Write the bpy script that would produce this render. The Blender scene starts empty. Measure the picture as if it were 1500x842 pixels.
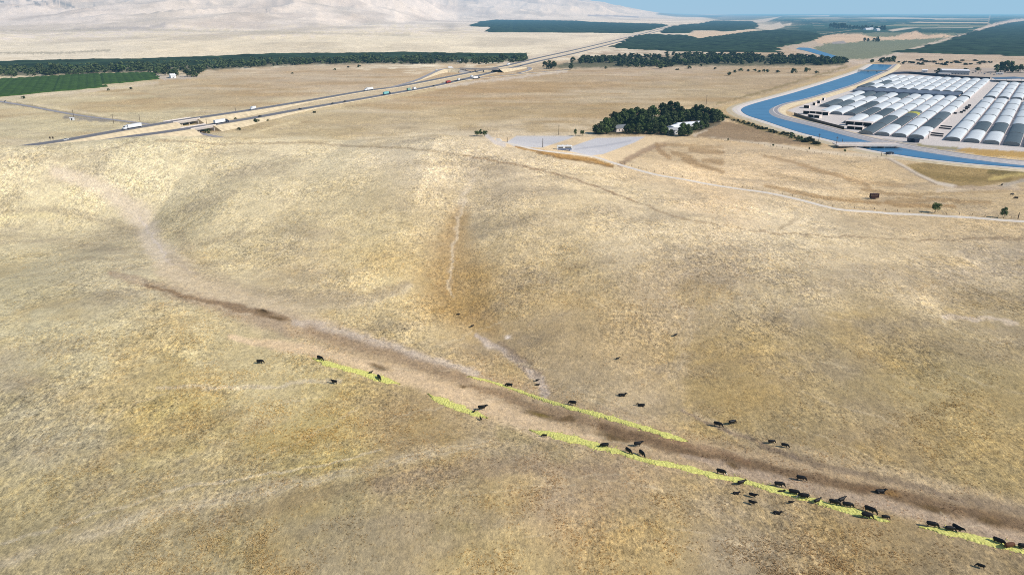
import bpy, math, random
import numpy as np
from mathutils import Vector, Matrix

random.seed(7)
RNG = np.random.default_rng(7)
scene = bpy.context.scene
COL = scene.collection

# ------------------------------------------------------------------ camera model
IW, IH = 1500, 842
F = 1071.0
CAMH = 110.0
PITCH = math.atan(402.0 / F)
CP, SP = math.cos(PITCH), math.sin(PITCH)


def project(X, Y, Z):
    """world -> photo pixel (used only to look up where on the land a mapped feature lies)"""
    d = Y * CP - (Z - CAMH) * SP
    v = Y * SP + (Z - CAMH) * CP
    d = np.maximum(d, 1e-3)
    return 750 + F * X / d, 421 - F * v / d


# ------------------------------------------------------------------ noise
def _hash(ix, iy, seed):
    h = (ix.astype(np.int64) * 374761393 + iy.astype(np.int64) * 668265263 + seed * 1442695041) & 0xFFFFFFFF
    h = ((h ^ (h >> 13)) * 1274126177) & 0xFFFFFFFF
    h = h ^ (h >> 16)
    return (h & 0xFFFF) / 65535.0


def vnoise(x, y, seed=0):
    ix = np.floor(x); iy = np.floor(y)
    fx = x - ix; fy = y - iy
    fx = fx * fx * fx * (fx * (fx * 6 - 15) + 10); fy = fy * fy * fy * (fy * (fy * 6 - 15) + 10)
    a = _hash(ix, iy, seed); b = _hash(ix + 1, iy, seed)
    c = _hash(ix, iy + 1, seed); d = _hash(ix + 1, iy + 1, seed)
    return (a + (b - a) * fx + (c - a) * fy + (a - b - c + d) * fx * fy) * 2 - 1


def fbm(x, y, o=4, seed=0, gain=0.5):
    s = 0.0; a = 1.0; t = 0.0
    for k in range(o):
        s = s + a * vnoise(x + 17.3 * k, y - 9.1 * k, seed + k)
        t += a; a *= gain; x = x * 2.03; y = y * 2.03
    return s / t


def ss(a, b, x):
    t = np.clip((x - a) / (b - a), 0, 1)
    return t * t * (3 - 2 * t)


def _seg(px, py, pts):
    """distance and fraction index to a polyline"""
    best = np.full(np.shape(px), 1e18); bt = np.zeros(np.shape(px))
    for k in range(len(pts) - 1):
        ax, ay = pts[k]; bx, by = pts[k + 1]
        dx, dy = bx - ax, by - ay
        L = dx * dx + dy * dy + 1e-12
        t = np.clip(((px - ax) * dx + (py - ay) * dy) / L, 0, 1)
        d = (px - ax - t * dx) ** 2 + (py - ay - t * dy) ** 2
        m = d < best
        best = np.where(m, d, best); bt = np.where(m, k + t, bt)
    return np.sqrt(best), bt


# ------------------------------------------------------------------ terrain
def flat(px, py, z=0.0):
    u = (px - 750) / F; v = (421 - py) / F
    t = (z - CAMH) / (-SP + v * CP)
    return u * t, (CP + v * SP) * t


_cx = np.array([-200, 0, 40, 100, 200, 330, 430, 500, 560, 640, 720, 800, 900, 1000, 1100, 1300, 1500, 1800.])
_cy = np.array([222, 217, 215, 209.5, 203, 205, 207.5, 210.5, 205.5, 200, 205.5, 219, 242, 261, 284, 312, 323, 330.])
_cY = np.array([430, 440, 445, 455, 470, 490, 500, 505, 500, 490, 490, 485, 470, 445, 420, 395, 375, 360.])
_vv = (421 - _cy) / F
_cH = CAMH + _cY * (-SP + _vv * CP) / (CP + _vv * SP)
_cX = (_cx - 750) / F * _cY / (CP + _vv * SP) * 1.0
# toe (valley line) of the ridge as a function of X
_tp = [flat(a, b) for a, b in [(200, 345), (250, 400), (400, 462), (600, 538), (900, 618), (1200, 695), (1500, 762), (1700, 800)]]
_tX = np.array([p[0] for p in _tp]); _tY = np.array([p[1] for p in _tp])
_o = np.argsort(_tX); _tX = _tX[_o]; _tY = _tY[_o]
GULLY = [flat(a, b, z) for a, b, z in [(695, 262, 22), (672, 330, 15), (655, 410, 8), (700, 475, 3), (770, 545, 0)]]
GULLY2 = [flat(a, b, z) for a, b, z in [(1010, 400, 8), (1000, 500, 4), (1000, 590, 1)]]


HEAPS = [(*flat(a, b), r, h) for a, b, r, h in [(1338, 52, 55, 13), (1322, 53, 60, 7), (1376, 54, 60, 8), (1362, 54, 40, 5), (1245, 55.5, 80, 8), (1215, 57, 60, 6), (1275, 56, 70, 5)]]


def hills_far(X, Y):
    u = X / np.maximum(Y, 1)
    m = 1 - ss(0.06, 0.24, u)
    Ys = np.interp(u, [-0.8, -0.45, -0.25, -0.15, -0.07, 0.1, 0.3], [4300, 4600, 5400, 7600, 12500, 15000, 20000])
    wx = X + 260 * fbm(X / 1500, Y / 1500, 2, 41); wy = Y + 260 * fbm(X / 1500, Y / 1500, 2, 43)
    d = Y - Ys + 500 * vnoise(X / 1400, Y / 1400, 9)
    rise = ss(-300, 8500, d)
    r = 1 - np.abs(vnoise(wx / 1500, wy / 2100, 11)) * 1.6
    r2 = 1 - np.abs(vnoise(wx / 520, wy / 760, 23)) * 1.6
    r3 = 1 - np.abs(vnoise(wx / 190, wy / 280, 29)) * 1.6
    n = r * 80 + r2 * 46 + r3 * 16
    hi = np.maximum(rise * 430 + n * ss(0, 3800, d), 0) * ss(-300, 700, d)
    low = (20 * fbm(X / 460, Y / 420, 3, 31) + 10) * ss(1950, 2600, Y) * (1 - ss(-0.16, -0.02, u))
    return m * hi + np.maximum(low, -2)


def hgt(X, Y):
    X = np.asarray(X, float); Y = np.asarray(Y, float)
    Hc = np.interp(X, _cX, _cH); Yc = np.interp(X, _cX, _cY)
    Yt = np.interp(X, _tX, _tY)
    Yt = np.minimum(Yt, Yc - 60)
    f = np.clip((Y - Yt) / (Yc - Yt), 0, 1)
    front = np.sin(f * math.pi / 2) ** 1.7
    Lb = np.interp(X, [-400, -20, 60, 200, 330], [130, 150, 230, 250, 140])
    back = 1 - ss(0, 1, (Y - Yc) / Lb)
    z = Hc * np.where(Y < Yc, front, back)
    near = (1 - ss(520, 640, Y)) * (1 - ss(240, 320, X) * ss(450, 510, Y))
    # side slopes near the camera
    d = (Yt - Y)
    z = z + 11 * np.exp(-((X + 170) / 95) ** 2 - ((Y - 245) / 85) ** 2) * near
    z = z + 5 * np.exp(-((X + 12) / 45) ** 2 - ((Y - 145) / 30) ** 2) * near
    z = z + 3.5 * np.exp(-((X - 120) / 60) ** 2 - ((Y - 270) / 50) ** 2) * near
    z = z + 4.2 * np.exp(-((X + 118) / 48) ** 2 - ((Y - 392) / 50) ** 2) * near
    z = z + 5.0 * np.exp(-((X - 62) / 55) ** 2 - ((Y - 330) / 60) ** 2) * near
    z = z - 2.0 * np.exp(-((X + 235) / 45) ** 2 - ((Y - 395) / 60) ** 2) * near
    g, _ = _seg(X, Y, GULLY); z = z - 4.2 * np.exp(-(g / 22) ** 2) * near
    g, _ = _seg(X, Y, GULLY2); z = z - 1.3 * np.exp(-(g / 18) ** 2) * near
    z = z + near * (0.9 * vnoise(X / 55, Y / 55, 3) + 0.35 * vnoise(X / 19, Y / 19, 4))
    z = z + hills_far(X, Y)
    for sx, sy, sr, sh in HEAPS: z = z + sh * np.exp(-((X - sx) / sr) ** 2 - ((Y - sy) / (sr * 1.2)) ** 2)
    return z


def G(px, py, lift=0.0):
    """point of the land seen at a photo pixel"""
    u = (px - 750) / F; v = (421 - py) / F
    Yd = CP + v * SP; Zd = -SP + v * CP
    s = np.concatenate([np.linspace(60, 900, 1700), np.geomspace(905, 45000, 1500)])
    X = u / Yd * s; Z = CAMH + Zd / Yd * s
    h = hgt(X, s)
    b = np.nonzero(Z <= h)[0]
    k = int(b[0]) if len(b) else len(s) - 1
    a0, a1 = s[max(k - 1, 0)], s[k]
    for _ in range(12):
        m = 0.5 * (a0 + a1)
        if CAMH + Zd / Yd * m <= float(hgt(u / Yd * m, m)): a1 = m
        else: a0 = m
    return Vector((u / Yd * a1, a1, float(hgt(u / Yd * a1, a1)) + lift))


def GZ(px, py, z=0.0):
    x, y = flat(px, py, z)
    return Vector((x, y, z))


# ------------------------------------------------------------------ colours and materials
LIGHT = np.array([0.94, 0.965, 0.90])


def lin(c):
    c = np.asarray(c, float) / 255
    return np.where(c <= 0.04045, c / 12.92, ((c + 0.055) / 1.055) ** 2.4)


def A(r, g, b):
    """albedo for a surface that reads r,g,b in the midday light"""
    return np.clip(lin((r, g, b)) / LIGHT, 0.004, 0.85)


def nodes(name):
    m = bpy.data.materials.new(name); m.use_nodes = True
    nt = m.node_tree
    return m, nt, nt.nodes, nt.links, nt.nodes['Principled BSDF']


def mat(name, c, rough=0.8, var=0.18, scale=3.0, metal=0.0, spec=0.3, bump=0.0, rnd=0.0, tint=None):
    m, nt, N, L, P = nodes(name)
    P.inputs['Roughness'].default_value = rough
    P.inputs['Metallic'].default_value = metal
    P.inputs['Specular IOR Level'].default_value = spec
    geo = N.new('ShaderNodeTexCoord')
    no = N.new('ShaderNodeTexNoise'); no.inputs['Scale'].default_value = scale; no.inputs['Detail'].default_value = 4
    L.new(geo.outputs['Object'], no.inputs['Vector'])
    mx = N.new('ShaderNodeMix'); mx.data_type = 'RGBA'
    c = np.asarray(c, float)
    c2 = c * (1 - var) if tint is None else np.asarray(tint, float)
    mx.inputs['A'].default_value = (*np.clip(c * (1 + var), 0, 0.9), 1)
    mx.inputs['B'].default_value = (*c2, 1)
    rr = N.new('ShaderNodeMapRange'); rr.inputs['From Min'].default_value = 0.3; rr.inputs['From Max'].default_value = 0.7
    L.new(no.outputs['Fac'], rr.inputs['Value']); L.new(rr.outputs['Result'], mx.inputs['Factor'])
    out = mx.outputs['Result']
    if rnd > 0:
        oi = N.new('ShaderNodeObjectInfo')
        hs = N.new('ShaderNodeHueSaturation')
        mr = N.new('ShaderNodeMapRange'); mr.inputs['To Min'].default_value = 1 - rnd; mr.inputs['To Max'].default_value = 1 + rnd
        L.new(oi.outputs['Random'], mr.inputs['Value']); L.new(mr.outputs['Result'], hs.inputs['Value'])
        L.new(out, hs.inputs['Color']); out = hs.outputs['Color']
    L.new(out, P.inputs['Base Color'])
    if bump > 0:
        b = N.new('ShaderNodeBump'); b.inputs['Strength'].default_value = bump
        L.new(no.outputs['Fac'], b.inputs['Height']); L.new(b.outputs['Normal'], P.inputs['Normal'])
    return m


# ------------------------------------------------------------------ object helpers
def mesh_obj(name, verts, faces, m=None, parent=None, smooth=False, mats=None, midx=None):
    me = bpy.data.meshes.new(name)
    me.from_pydata([tuple(v) for v in verts], [], [tuple(f) for f in faces])
    if mats:
        for q in mats: me.materials.append(q)
        me.polygons.foreach_set('material_index', midx)
    elif m: me.materials.append(m)
    if smooth: me.polygons.foreach_set('use_smooth', [True] * len(me.polygons))
    me.update()
    o = bpy.data.objects.new(name, me); COL.objects.link(o)
    if parent: o.parent = parent
    return o


class MB:
    def __init__(s): s.v = []; s.f = []

    def add(s, v, f):
        n = len(s.v); s.v += [tuple(q) for q in v]; s.f += [tuple(i + n for i in q) for q in f]; return s

    def box(s, x0, x1, y0, y1, z0, z1, bev=0.0):
        if bev <= 0:
            v = [(x0, y0, z0), (x1, y0, z0), (x1, y1, z0), (x0, y1, z0), (x0, y0, z1), (x1, y0, z1), (x1, y1, z1), (x0, y1, z1)]
            return s.add(v, [(3, 2, 1, 0), (4, 5, 6, 7), (0, 1, 5, 4), (1, 2, 6, 5), (2, 3, 7, 6), (3, 0, 4, 7)])
        b = bev
        def ring(z, i): return [(x0 + b + i, y0 + i, z), (x1 - b - i, y0 + i, z), (x1 - i, y0 + b + i, z), (x1 - i, y1 - b - i, z), (x1 - b - i, y1 - i, z), (x0 + b + i, y1 - i, z), (x0 + i, y1 - b - i, z), (x0 + i, y0 + b + i, z)]
        return s.loft([ring(z0, 0), ring(z1 - b, 0), ring(z1, b * 0.8)])

    def loft(s, rings, caps=True):
        n = len(rings[0]); v = [p for r in rings for p in r]; f = []
        for k in range(len(rings) - 1):
            for i in range(n):
                j = (i + 1) % n
                f.append((k * n + i, k * n + j, (k + 1) * n + j, (k + 1) * n + i))
        if caps:
            f.append(tuple(range(n - 1, -1, -1))); f.append(tuple((len(rings) - 1) * n + i for i in range(n)))
        return s.add(v, f)

    def tube(s, pts, rad, n=8, flatten=1.0):
        rings = []
        pts = [Vector(p) for p in pts]
        for k, p in enumerate(pts):
            a = pts[max(k - 1, 0)]; b = pts[min(k + 1, len(pts) - 1)]
            d = (b - a).normalized()
            u = d.cross(Vector((0, 0, 1)))
            if u.length < 1e-3: u = Vector((0, 1, 0))
            u.normalize(); w = u.cross(d).normalized()
            r = rad[k] if isinstance(rad, (list, tuple)) else rad
            ru, rw = r if isinstance(r, tuple) else (r * flatten, r)
            rings.append([p + u * math.cos(t) * ru + w * math.sin(t) * rw for t in [2 * math.pi * i / n for i in range(n)]])
        return s.loft(rings)

    def prism(s, prof, y0, y1):
        """profile in xz, extruded in y"""
        n = len(prof)
        return s.loft([[(x, y0, z) for x, z in prof], [(x, y1, z) for x, z in prof]])

    def build(s, name, m=None, parent=None, smooth=False, **k):
        return mesh_obj(name, s.v, s.f, m, parent, smooth, **k)


def empty(name, loc=(0, 0, 0), rz=0.0):
    o = bpy.data.objects.new(name, None); COL.objects.link(o)
    o.location = loc; o.rotation_euler = (0, 0, rz); o.empty_display_size = 0.5
    return o


def tag(o, label, cat, group=None):
    o['label'] = label; o['category'] = cat
    if group: o['group'] = group
    elif 'group' in o: del o['group']
    return o


def struct(o): o['kind'] = 'structure'; return o


def stuff(o, label=None, cat=None):
    o['kind'] = 'stuff'
    if label: o['label'] = label
    if cat: o['category'] = cat
    return o


def dup(root, loc, rz=0.0, sc=None, parent=None):
    c = root.copy(); COL.objects.link(c)
    if parent is None:
        c.location = loc; c.rotation_euler = (0, 0, rz)
        if sc is not None: c.scale = (sc, sc, sc) if not isinstance(sc, tuple) else sc
    else: c.parent = parent
    for ch in root.children: dup(ch, None, parent=c)
    return c


# ------------------------------------------------------------------ ground sheet
def build_ground():
    step = 1.55
    # rows by range
    ys = np.arange(905, 21.2, -step)
    v = (421 - ys) / F
    Yr = CAMH * (CP + v * SP) / (SP - v * CP)
    rows = [40, 55, 70, 85, 98]; y = 104.0
    for q in Yr:
        if q > y: rows.append(q); y = q
    out = [rows[0]]
    for q in rows[1:]:
        while q - out[-1] > max(out[-1] * 0.02, 2.4) and out[-1] > 110:
            out.append(out[-1] + max(out[-1] * 0.018, 2.2))
        if q > out[-1] + 0.05: out.append(q)
    while out[-1] < 70000: out.append(out[-1] * 1.03)
    Yr = np.array(out)
    du = step / F * 1.02
    ui = np.arange(-0.76, 0.76, du)
    uo = 0.76 * np.geomspace(1.02, 2.3, 60)
    U = np.concatenate([-uo[::-1], ui, uo])
    nr, nc = len(Yr), len(U)
    YY = np.repeat(Yr[:, None], nc, 1); XX = YY * U[None, :]
    X = XX.ravel(); Y = YY.ravel()
    Z = hgt(X, Y)
    PX, PY = project(X, Y, Z)
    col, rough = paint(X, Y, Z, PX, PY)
    co = np.stack([X, Y, Z], 1).astype(np.float32)
    idx = (np.arange(nr - 1)[:, None] * nc + np.arange(nc - 1)[None, :]).ravel()
    q = np.stack([idx, idx + 1, idx + nc + 1, idx + nc], 1).astype(np.int32)
    me = bpy.data.meshes.new('ground')
    me.vertices.add(len(co)); me.vertices.foreach_set('co', co.ravel())
    me.loops.add(q.size); me.loops.foreach_set('vertex_index', q.ravel())
    me.polygons.add(len(q))
    me.polygons.foreach_set('loop_start', np.arange(0, q.size, 4, dtype=np.int32))
    me.polygons.foreach_set('use_smooth', np.ones(len(q), dtype=bool))
    me.update(calc_edges=True)
    a = me.attributes.new('tone', 'FLOAT_COLOR', 'POINT')
    a.data.foreach_set('color', np.concatenate([col, rough[:, None]], 1).astype(np.float32).ravel())
    o = bpy.data.objects.new('ground', me); COL.objects.link(o)
    me.materials.append(ground_mat())
    struct(o)
    print('ground', nr, nc)
    grass_tufts(X, Y, Z, PX, PY, col, rough)
    return o


def grass_tufts(X, Y, Z, PX, PY, col, rough):
    """dry bunch grass on the slopes near the viewer, one mesh"""
    ok = (PX > -60) & (PX < 1560) & (Y > 112) & (Y < 400) & (PY > 215)
    cl = 0.6 * fbm(X / 5.0, Y / 5.0, 3, 401) + 0.5 * fbm(X / 30, Y / 30, 2, 405)
    p = np.clip(0.26 + 0.9 * cl, 0.03, 1) * ss(0.50, 0.80, rough) * np.clip(1.25 - Y / 420, 0.15, 1)
    k = np.nonzero(ok & (RNG.uniform(0, 1, len(X)) < p * 0.75))[0]
    n = len(k)
    bx = X[k] + RNG.uniform(-.25, .25, n); by = Y[k] + RNG.uniform(-.3, .3, n); bz = hgt(bx, by) - 0.03
    sz = RNG.uniform(0.5, 1.25, n) * (0.85 + 0.5 * cl[k])
    NB = 5
    V = np.zeros((n, NB, 3, 3)); a0 = RNG.uniform(0, 2 * math.pi, n)
    for b in range(NB):
        a = a0 + 2 * math.pi * b / NB + RNG.uniform(-.4, .4, n)
        ca, sa = np.cos(a), np.sin(a)
        r0 = 0.05 * sz; w = 0.13 * sz; r1 = RNG.uniform(.10, .34, n) * sz; h = RNG.uniform(.10, .28, n) * sz
        for j, (rr, tt, hh) in enumerate(((r0, -w, 0 * h), (r0, w, 0 * h), (r1, 0 * w, h))):
            V[:, b, j, 0] = bx + ca * rr - sa * tt; V[:, b, j, 1] = by + sa * rr + ca * tt; V[:, b, j, 2] = bz + hh
    co = V.reshape(-1, 3).astype(np.float32); nf = n * NB
    me = bpy.data.meshes.new('dry_grass')
    me.vertices.add(len(co)); me.vertices.foreach_set('co', co.ravel())
    me.loops.add(nf * 3); me.loops.foreach_set('vertex_index', np.arange(nf * 3, dtype=np.int32))
    me.polygons.add(nf); me.polygons.foreach_set('loop_start', np.arange(0, nf * 3, 3, dtype=np.int32))
    me.update(calc_edges=True)
    tone = col[k] * RNG.uniform(0.95, 1.75, n)[:, None] * np.array([1.04, 1.0, 0.93])
    c4 = np.ones((n, NB * 3, 4)); c4[:, :, :3] = tone[:, None, :]
    at = me.attributes.new('tone', 'FLOAT_COLOR', 'POINT'); at.data.foreach_set('color', c4.astype(np.float32).ravel())
    m, nt, N, L, P = nodes('dry_bunch_grass')
    q = N.new('ShaderNodeAttribute'); q.attribute_name = 'tone'
    g = N.new('ShaderNodeNewGeometry'); no = N.new('ShaderNodeTexNoise'); no.inputs['Scale'].default_value = 4.0
    L.new(g.outputs['Position'], no.inputs['Vector'])
    mr = N.new('ShaderNodeMapRange'); mr.inputs['To Min'].default_value = 0.7; mr.inputs['To Max'].default_value = 1.3
    L.new(no.outputs['Fac'], mr.inputs['Value'])
    sc = N.new('ShaderNodeVectorMath'); sc.operation = 'SCALE'; L.new(q.outputs['Color'], sc.inputs[0]); L.new(mr.outputs['Result'], sc.inputs['Scale'])
    tr = N.new('ShaderNodeBsdfTranslucent'); L.new(sc.outputs['Vector'], tr.inputs['Color'])
    mx = N.new('ShaderNodeMixShader'); mx.inputs[0].default_value = 0.45
    L.new(P.outputs[0], mx.inputs[1]); L.new(tr.outputs[0], mx.inputs[2]); L.new(mx.outputs[0], N['Material Output'].inputs['Surface'])
    L.new(sc.outputs['Vector'], P.inputs['Base Color']); P.inputs['Roughness'].default_value = 0.9; P.inputs['Specular IOR Level'].default_value = 0.1
    o = bpy.data.objects.new('dry_grass', me); COL.objects.link(o); me.materials.append(m)
    stuff(o, 'tufts of dry straw-coloured grass over the near hillsides', 'grass')
    print('tufts', n)


def paint(X, Y, Z, PX, PY):
    n = len(X)
    col = np.zeros((n, 3)); wsum = np.zeros(n)
    inf = (PX > -700) & (PX < 2200) & (PY < 1000)
    # broad colours of the dry grass
    ctl = [
        (30, 235, 205, 192, 152), (200, 220, 208, 196, 155), (420, 225, 208, 194, 154), (620, 220, 208, 192, 154), (760, 240, 204, 186, 148),
        (60, 320, 203, 190, 145), (150, 380, 188, 175, 135), (50, 450, 190, 178, 135), (330, 280, 205, 190, 146), (330, 360, 196, 180, 134),
        (470, 300, 200, 183, 138), (450, 390, 182, 165, 124), (560, 380, 203, 184, 130), (640, 330, 184, 166, 124), (680, 430, 178, 153, 104),
        (800, 320, 202, 182, 136), (820, 420, 184, 164, 118), (950, 330, 202, 184, 142), (1000, 420, 172, 154, 118), (1150, 330, 205, 188, 148),
        (1150, 430, 180, 163, 124), (1300, 380, 188, 170, 130), (1450, 380, 180, 164, 130), (1450, 470, 160, 144, 106), (1250, 500, 160, 142, 100),
        (1080, 540, 168, 146, 96), (1200, 580, 160, 142, 100), (1400, 580, 160, 144, 100), (1470, 640, 164, 145, 98), (1300, 660, 158, 138, 98),
        (900, 500, 178, 156, 112), (800, 480, 182, 158, 112), (560, 470, 190, 172, 126), (850, 570, 184, 164, 124),
        (150, 540, 184, 171, 128), (60, 620, 168, 157, 122), (250, 620, 186, 171, 114), (350, 560, 192, 176, 128), (450, 640, 184, 166, 108), (600, 640, 170, 148, 104),
        (100, 740, 170, 156, 112), (300, 720, 176, 160, 116), (480, 760, 172, 156, 112), (620, 720, 168, 150, 110), (700, 790, 180, 160, 110), (850, 730, 172, 150, 112),
        (950, 800, 176, 154, 104), (1100, 790, 158, 142, 110), (1250, 820, 164, 142, 98), (1420, 820, 150, 132, 96), (150, 830, 166, 152, 112), (780, 660, 176, 158, 120),
        # plain beyond
        (60, 190, 196, 184, 142), (150, 165, 198, 182, 138), (320, 140, 188, 168, 128), (450, 120, 190, 170, 136), (420, 190, 186, 164, 116), (560, 180, 184, 164, 122),
        (700, 165, 182, 160, 116), (700, 130, 184, 158, 118), (850, 125, 182, 160, 122), (830, 165, 176, 155, 114), (1000, 125, 178, 160, 124), (950, 108, 188, 168, 138),
        (1130, 118, 176, 155, 120), (1050, 140, 182, 162, 122), (1150, 240, 202, 178, 136), (1300, 270, 198, 174, 130), (1020, 220, 206, 182, 138), (1450, 300, 196, 172, 126),
        (1060, 255, 206, 182, 140), (1350, 90, 176, 158, 132), (1480, 92, 176, 158, 132),
        # foothills
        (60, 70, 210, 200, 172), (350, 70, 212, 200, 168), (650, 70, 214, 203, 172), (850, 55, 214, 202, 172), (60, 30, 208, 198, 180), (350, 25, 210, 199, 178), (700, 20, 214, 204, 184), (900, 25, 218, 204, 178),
    ]
    p = PX + 22 * vnoise(X / 23, Y / 23, 50); q = PY + 14 * vnoise(X / 23, Y / 23, 51)
    for cx, cy, r, g, b in ctl:
        sx = 75.0 if cy > 215 else 90.0
        sy = 52.0 if cy > 215 else (16.0 if cy > 95 else 13.0)
        w = np.exp(-((p - cx) / sx) ** 2 - ((q - cy) / sy) ** 2) + 1e-7
        k_ = 1.0 if 205 < cy < 400 else (0.5 if cy < 470 and cy > 205 else 0.0)
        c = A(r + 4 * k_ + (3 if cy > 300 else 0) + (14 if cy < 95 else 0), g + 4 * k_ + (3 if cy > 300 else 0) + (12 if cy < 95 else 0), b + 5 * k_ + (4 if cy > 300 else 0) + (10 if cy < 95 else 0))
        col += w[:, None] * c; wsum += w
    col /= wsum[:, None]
    rough = np.clip(0.88 + 0.75 * fbm(X / 22, Y / 22, 4, 61), 0.55, 1.3)
    hillmask = (Y < 620)
    # multi-scale mottling
    n1 = fbm(X / 38, Y / 38, 4, 70); n2 = fbm(X / 9, Y / 9, 3, 80); n3 = fbm(X / 95, Y / 95, 3, 90)
    nearw = 1 - ss(500, 1500, Y)
    amp = 0.5 + 0.5 * nearw
    val = 1 + 0.10 * n1 * amp + 0.10 * n2 * amp + 0.09 * n3
    col *= val[:, None]
    # grey bare patches and golden tufts
    gp = ss(0.02, 0.5, fbm((X + 0.3 * Y) / 42 + 9, (Y - 0.3 * X) / 20, 5, 101, 0.6)) * 0.38 * nearw
    col = col * (1 - gp[:, None]) + gp[:, None] * A(158, 144, 120) * (0.9 + 0.2 * n2[:, None])
    gp = ss(0.12, 0.6, fbm(X / 24 - 40, Y / 24, 4, 131)) * 0.38 * ss(300, 430, PY) * hillmask
    col = col * (1 - gp[:, None]) + gp[:, None] * A(184, 158, 100)
    gp = ss(0.2, 0.6, fbm(X / 14 - 4, Y / 14, 4, 151)) * 0.30 * ss(480, 620, PY) * hillmask * (1 - ss(700, 1000, PX))
    col = col * (1 - gp[:, None]) + gp[:, None] * A(158, 144, 88)
    # streaks on the plain
    st = ss(-0.05, 0.5, fbm(X / 120, Y / 60, 4, 171)) * ss(560, 700, Y) * (1 - ss(1700, 2200, Y)) * 0.5
    col = col * (1 - st[:, None]) + st[:, None] * A(170, 140, 92)
    st = ss(0.1, 0.5, fbm(X / 160 + 5, Y / 45, 4, 181)) * ss(560, 700, Y) * (1 - ss(1700, 2200, Y)) * 0.4
    col = col * (1 - st[:, None]) + st[:, None] * A(205, 190, 158)
    # foothill gullies, with crease shade of the far hills painted into the colour
    st = ss(0.05, 0.45, fbm(X / 420, Y / 800, 5, 191)) * ss(1900, 2600, Y) * 0.45
    col = col * (1 - st[:, None]) + st[:, None] * A(176, 164, 140)
    st = ss(0.0, 0.4, fbm(X / 500, Y / 1100, 5, 195)) * ss(3500, 5500, Y) * 0.42
    col = col * (1 - st[:, None]) + st[:, None] * A(178, 162, 140)

    ww = ss(215, 420, PY)
    wx = PX + (3.2 + 4.5 * ww) * fbm(X / 6, Y / 6, 4, 201, 0.6); wy = PY + (2.4 + 3.6 * ww) * fbm(X / 6, Y / 6, 4, 211, 0.6)

    def blend(m, a, c, r=None):
        nonlocal col
        k = np.nonzero(m)[0]
        aa = a[:, None]
        col[k] = col[k] * (1 - aa) + aa * c
        if r is not None: rough[k] = rough[k] * (1 - a) + a * r

    def line(pts, w, c, a=1.0, soft=1.0, warp=True, rgh=None, brk=0.0):
        sx, sy = (wx, wy) if warp else (PX, PY)
        ws = w if isinstance(w, (list, tuple)) else [w] * len(pts)
        pad = max(ws) * (1 + soft) + 3
        xs = [q[0] for q in pts]; yy = [q[1] for q in pts]
        m = (sx > min(xs) - pad) & (sx < max(xs) + pad) & (sy > min(yy) - pad) & (sy < max(yy) + pad) & inf
        if not m.any(): return
        d, t = _seg(sx[m], sy[m], pts)
        wl = np.interp(t, range(len(ws)), ws)
        al = a * (1 - ss(1 - 0.5 * min(soft, 1), 1 + soft, d / wl))
        if brk > 0: al = al * np.clip(1 + brk * 2.2 * n2[m] , 0, 1)
        blend(m, al, A(*c), rgh)

    def poly(pts, c, a=1.0, soft=1.0, warp=True, rgh=None, gate=None):
        sx, sy = (wx, wy) if warp else (PX, PY)
        xs = [q[0] for q in pts]; yy = [q[1] for q in pts]
        m = (sx > min(xs) - soft) & (sx < max(xs) + soft) & (sy > min(yy) - soft) & (sy < max(yy) + soft) & inf
        if gate is not None: m &= gate
        if not m.any(): return
        x, y = sx[m], sy[m]
        ins = np.zeros(len(x), bool)
        for k in range(len(pts)):
            ax, ay = pts[k]; bx, by = pts[(k + 1) % len(pts)]
            cnd = ((ay > y) != (by > y))
            xi = (bx - ax) * (y - ay) / ((by - ay) if by != ay else 1e-9) + ax
            ins ^= cnd & (x < xi)
        d, _ = _seg(x, y, list(pts) + [pts[0]])
        sd = np.where(ins, d, -d)
        al = a * ss(-soft, soft, sd)
        blend(m, al, A(*c), rgh)

    def blob(cx, cy, rx, ry, c, a=1.0, rot=0.0, pw=2.0, rgh=None):
        m = (np.abs(wx - cx) < 3 * max(rx, ry)) & (np.abs(wy - cy) < 3 * max(rx, ry)) & inf
        if not m.any(): return
        t = math.radians(rot); dx = wx[m] - cx; dy = wy[m] - cy
        e = ((dx * math.cos(t) + dy * math.sin(t)) / rx) ** 2 + ((-dx * math.sin(t) + dy * math.cos(t)) / ry) ** 2
        blend(m, a * np.exp(-e ** (pw / 2)), A(*c), rgh)

    # ---- valley floor and feeding ground
    line([(80, 250), (150, 275), (205, 315), (225, 360), (262, 395)], [6, 9, 12, 11, 14], (214, 198, 166), 0.88, 1.2, rgh=0.45)
    line([(262, 395), (330, 425), (450, 445), (540, 440), (600, 420)], [12, 14, 10, 6, 4], (200, 184, 148), 0.7, 1.2)
    line([(205, 320), (232, 360), (245, 380), (285, 400)], [1.5, 1.5, 1.5, 1.5], (214, 200, 178), 0.6, 1)
    line([(250, 375), (290, 408), (360, 428), (450, 438), (545, 432), (600, 415)], [4, 6, 8, 8, 6, 3], (158, 141, 110), 0.5, 1.4)  # shaded curve along the spur foot, painted into the ground colour
    line([(262, 340), (285, 380), (330, 405)], [4, 8, 6], (164, 148, 116), 0.4, 1.4)
    line([(240, 395), (300, 425), (370, 448), (450, 474), (540, 505)], [10, 13, 13, 13, 10], (204, 185, 148), 0.8, 1.1, rgh=0.5)
    line([(160, 400), (230, 420), (330, 452), (430, 478)], [3, 6, 9, 12], (168, 147, 118), 0.75, 1)
    line([(215, 418), (290, 438), (385, 460), (420, 466)], [2.5, 3, 4, 3], (134, 110, 80), 0.75, 0.9)
    line([(430, 478), (520, 505), (640, 548), (760, 590), (880, 628), (1000, 662), (1150, 690), (1300, 722), (1520, 780)], [10, 15, 20, 22, 24, 22, 20, 22, 28], (182, 159, 122), 0.9, 0.8, rgh=0.6)
    line([(430, 470), (520, 492), (640, 530), (700, 548)], [4, 5, 5, 4], (196, 182, 160), 0.7, 1)
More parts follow.
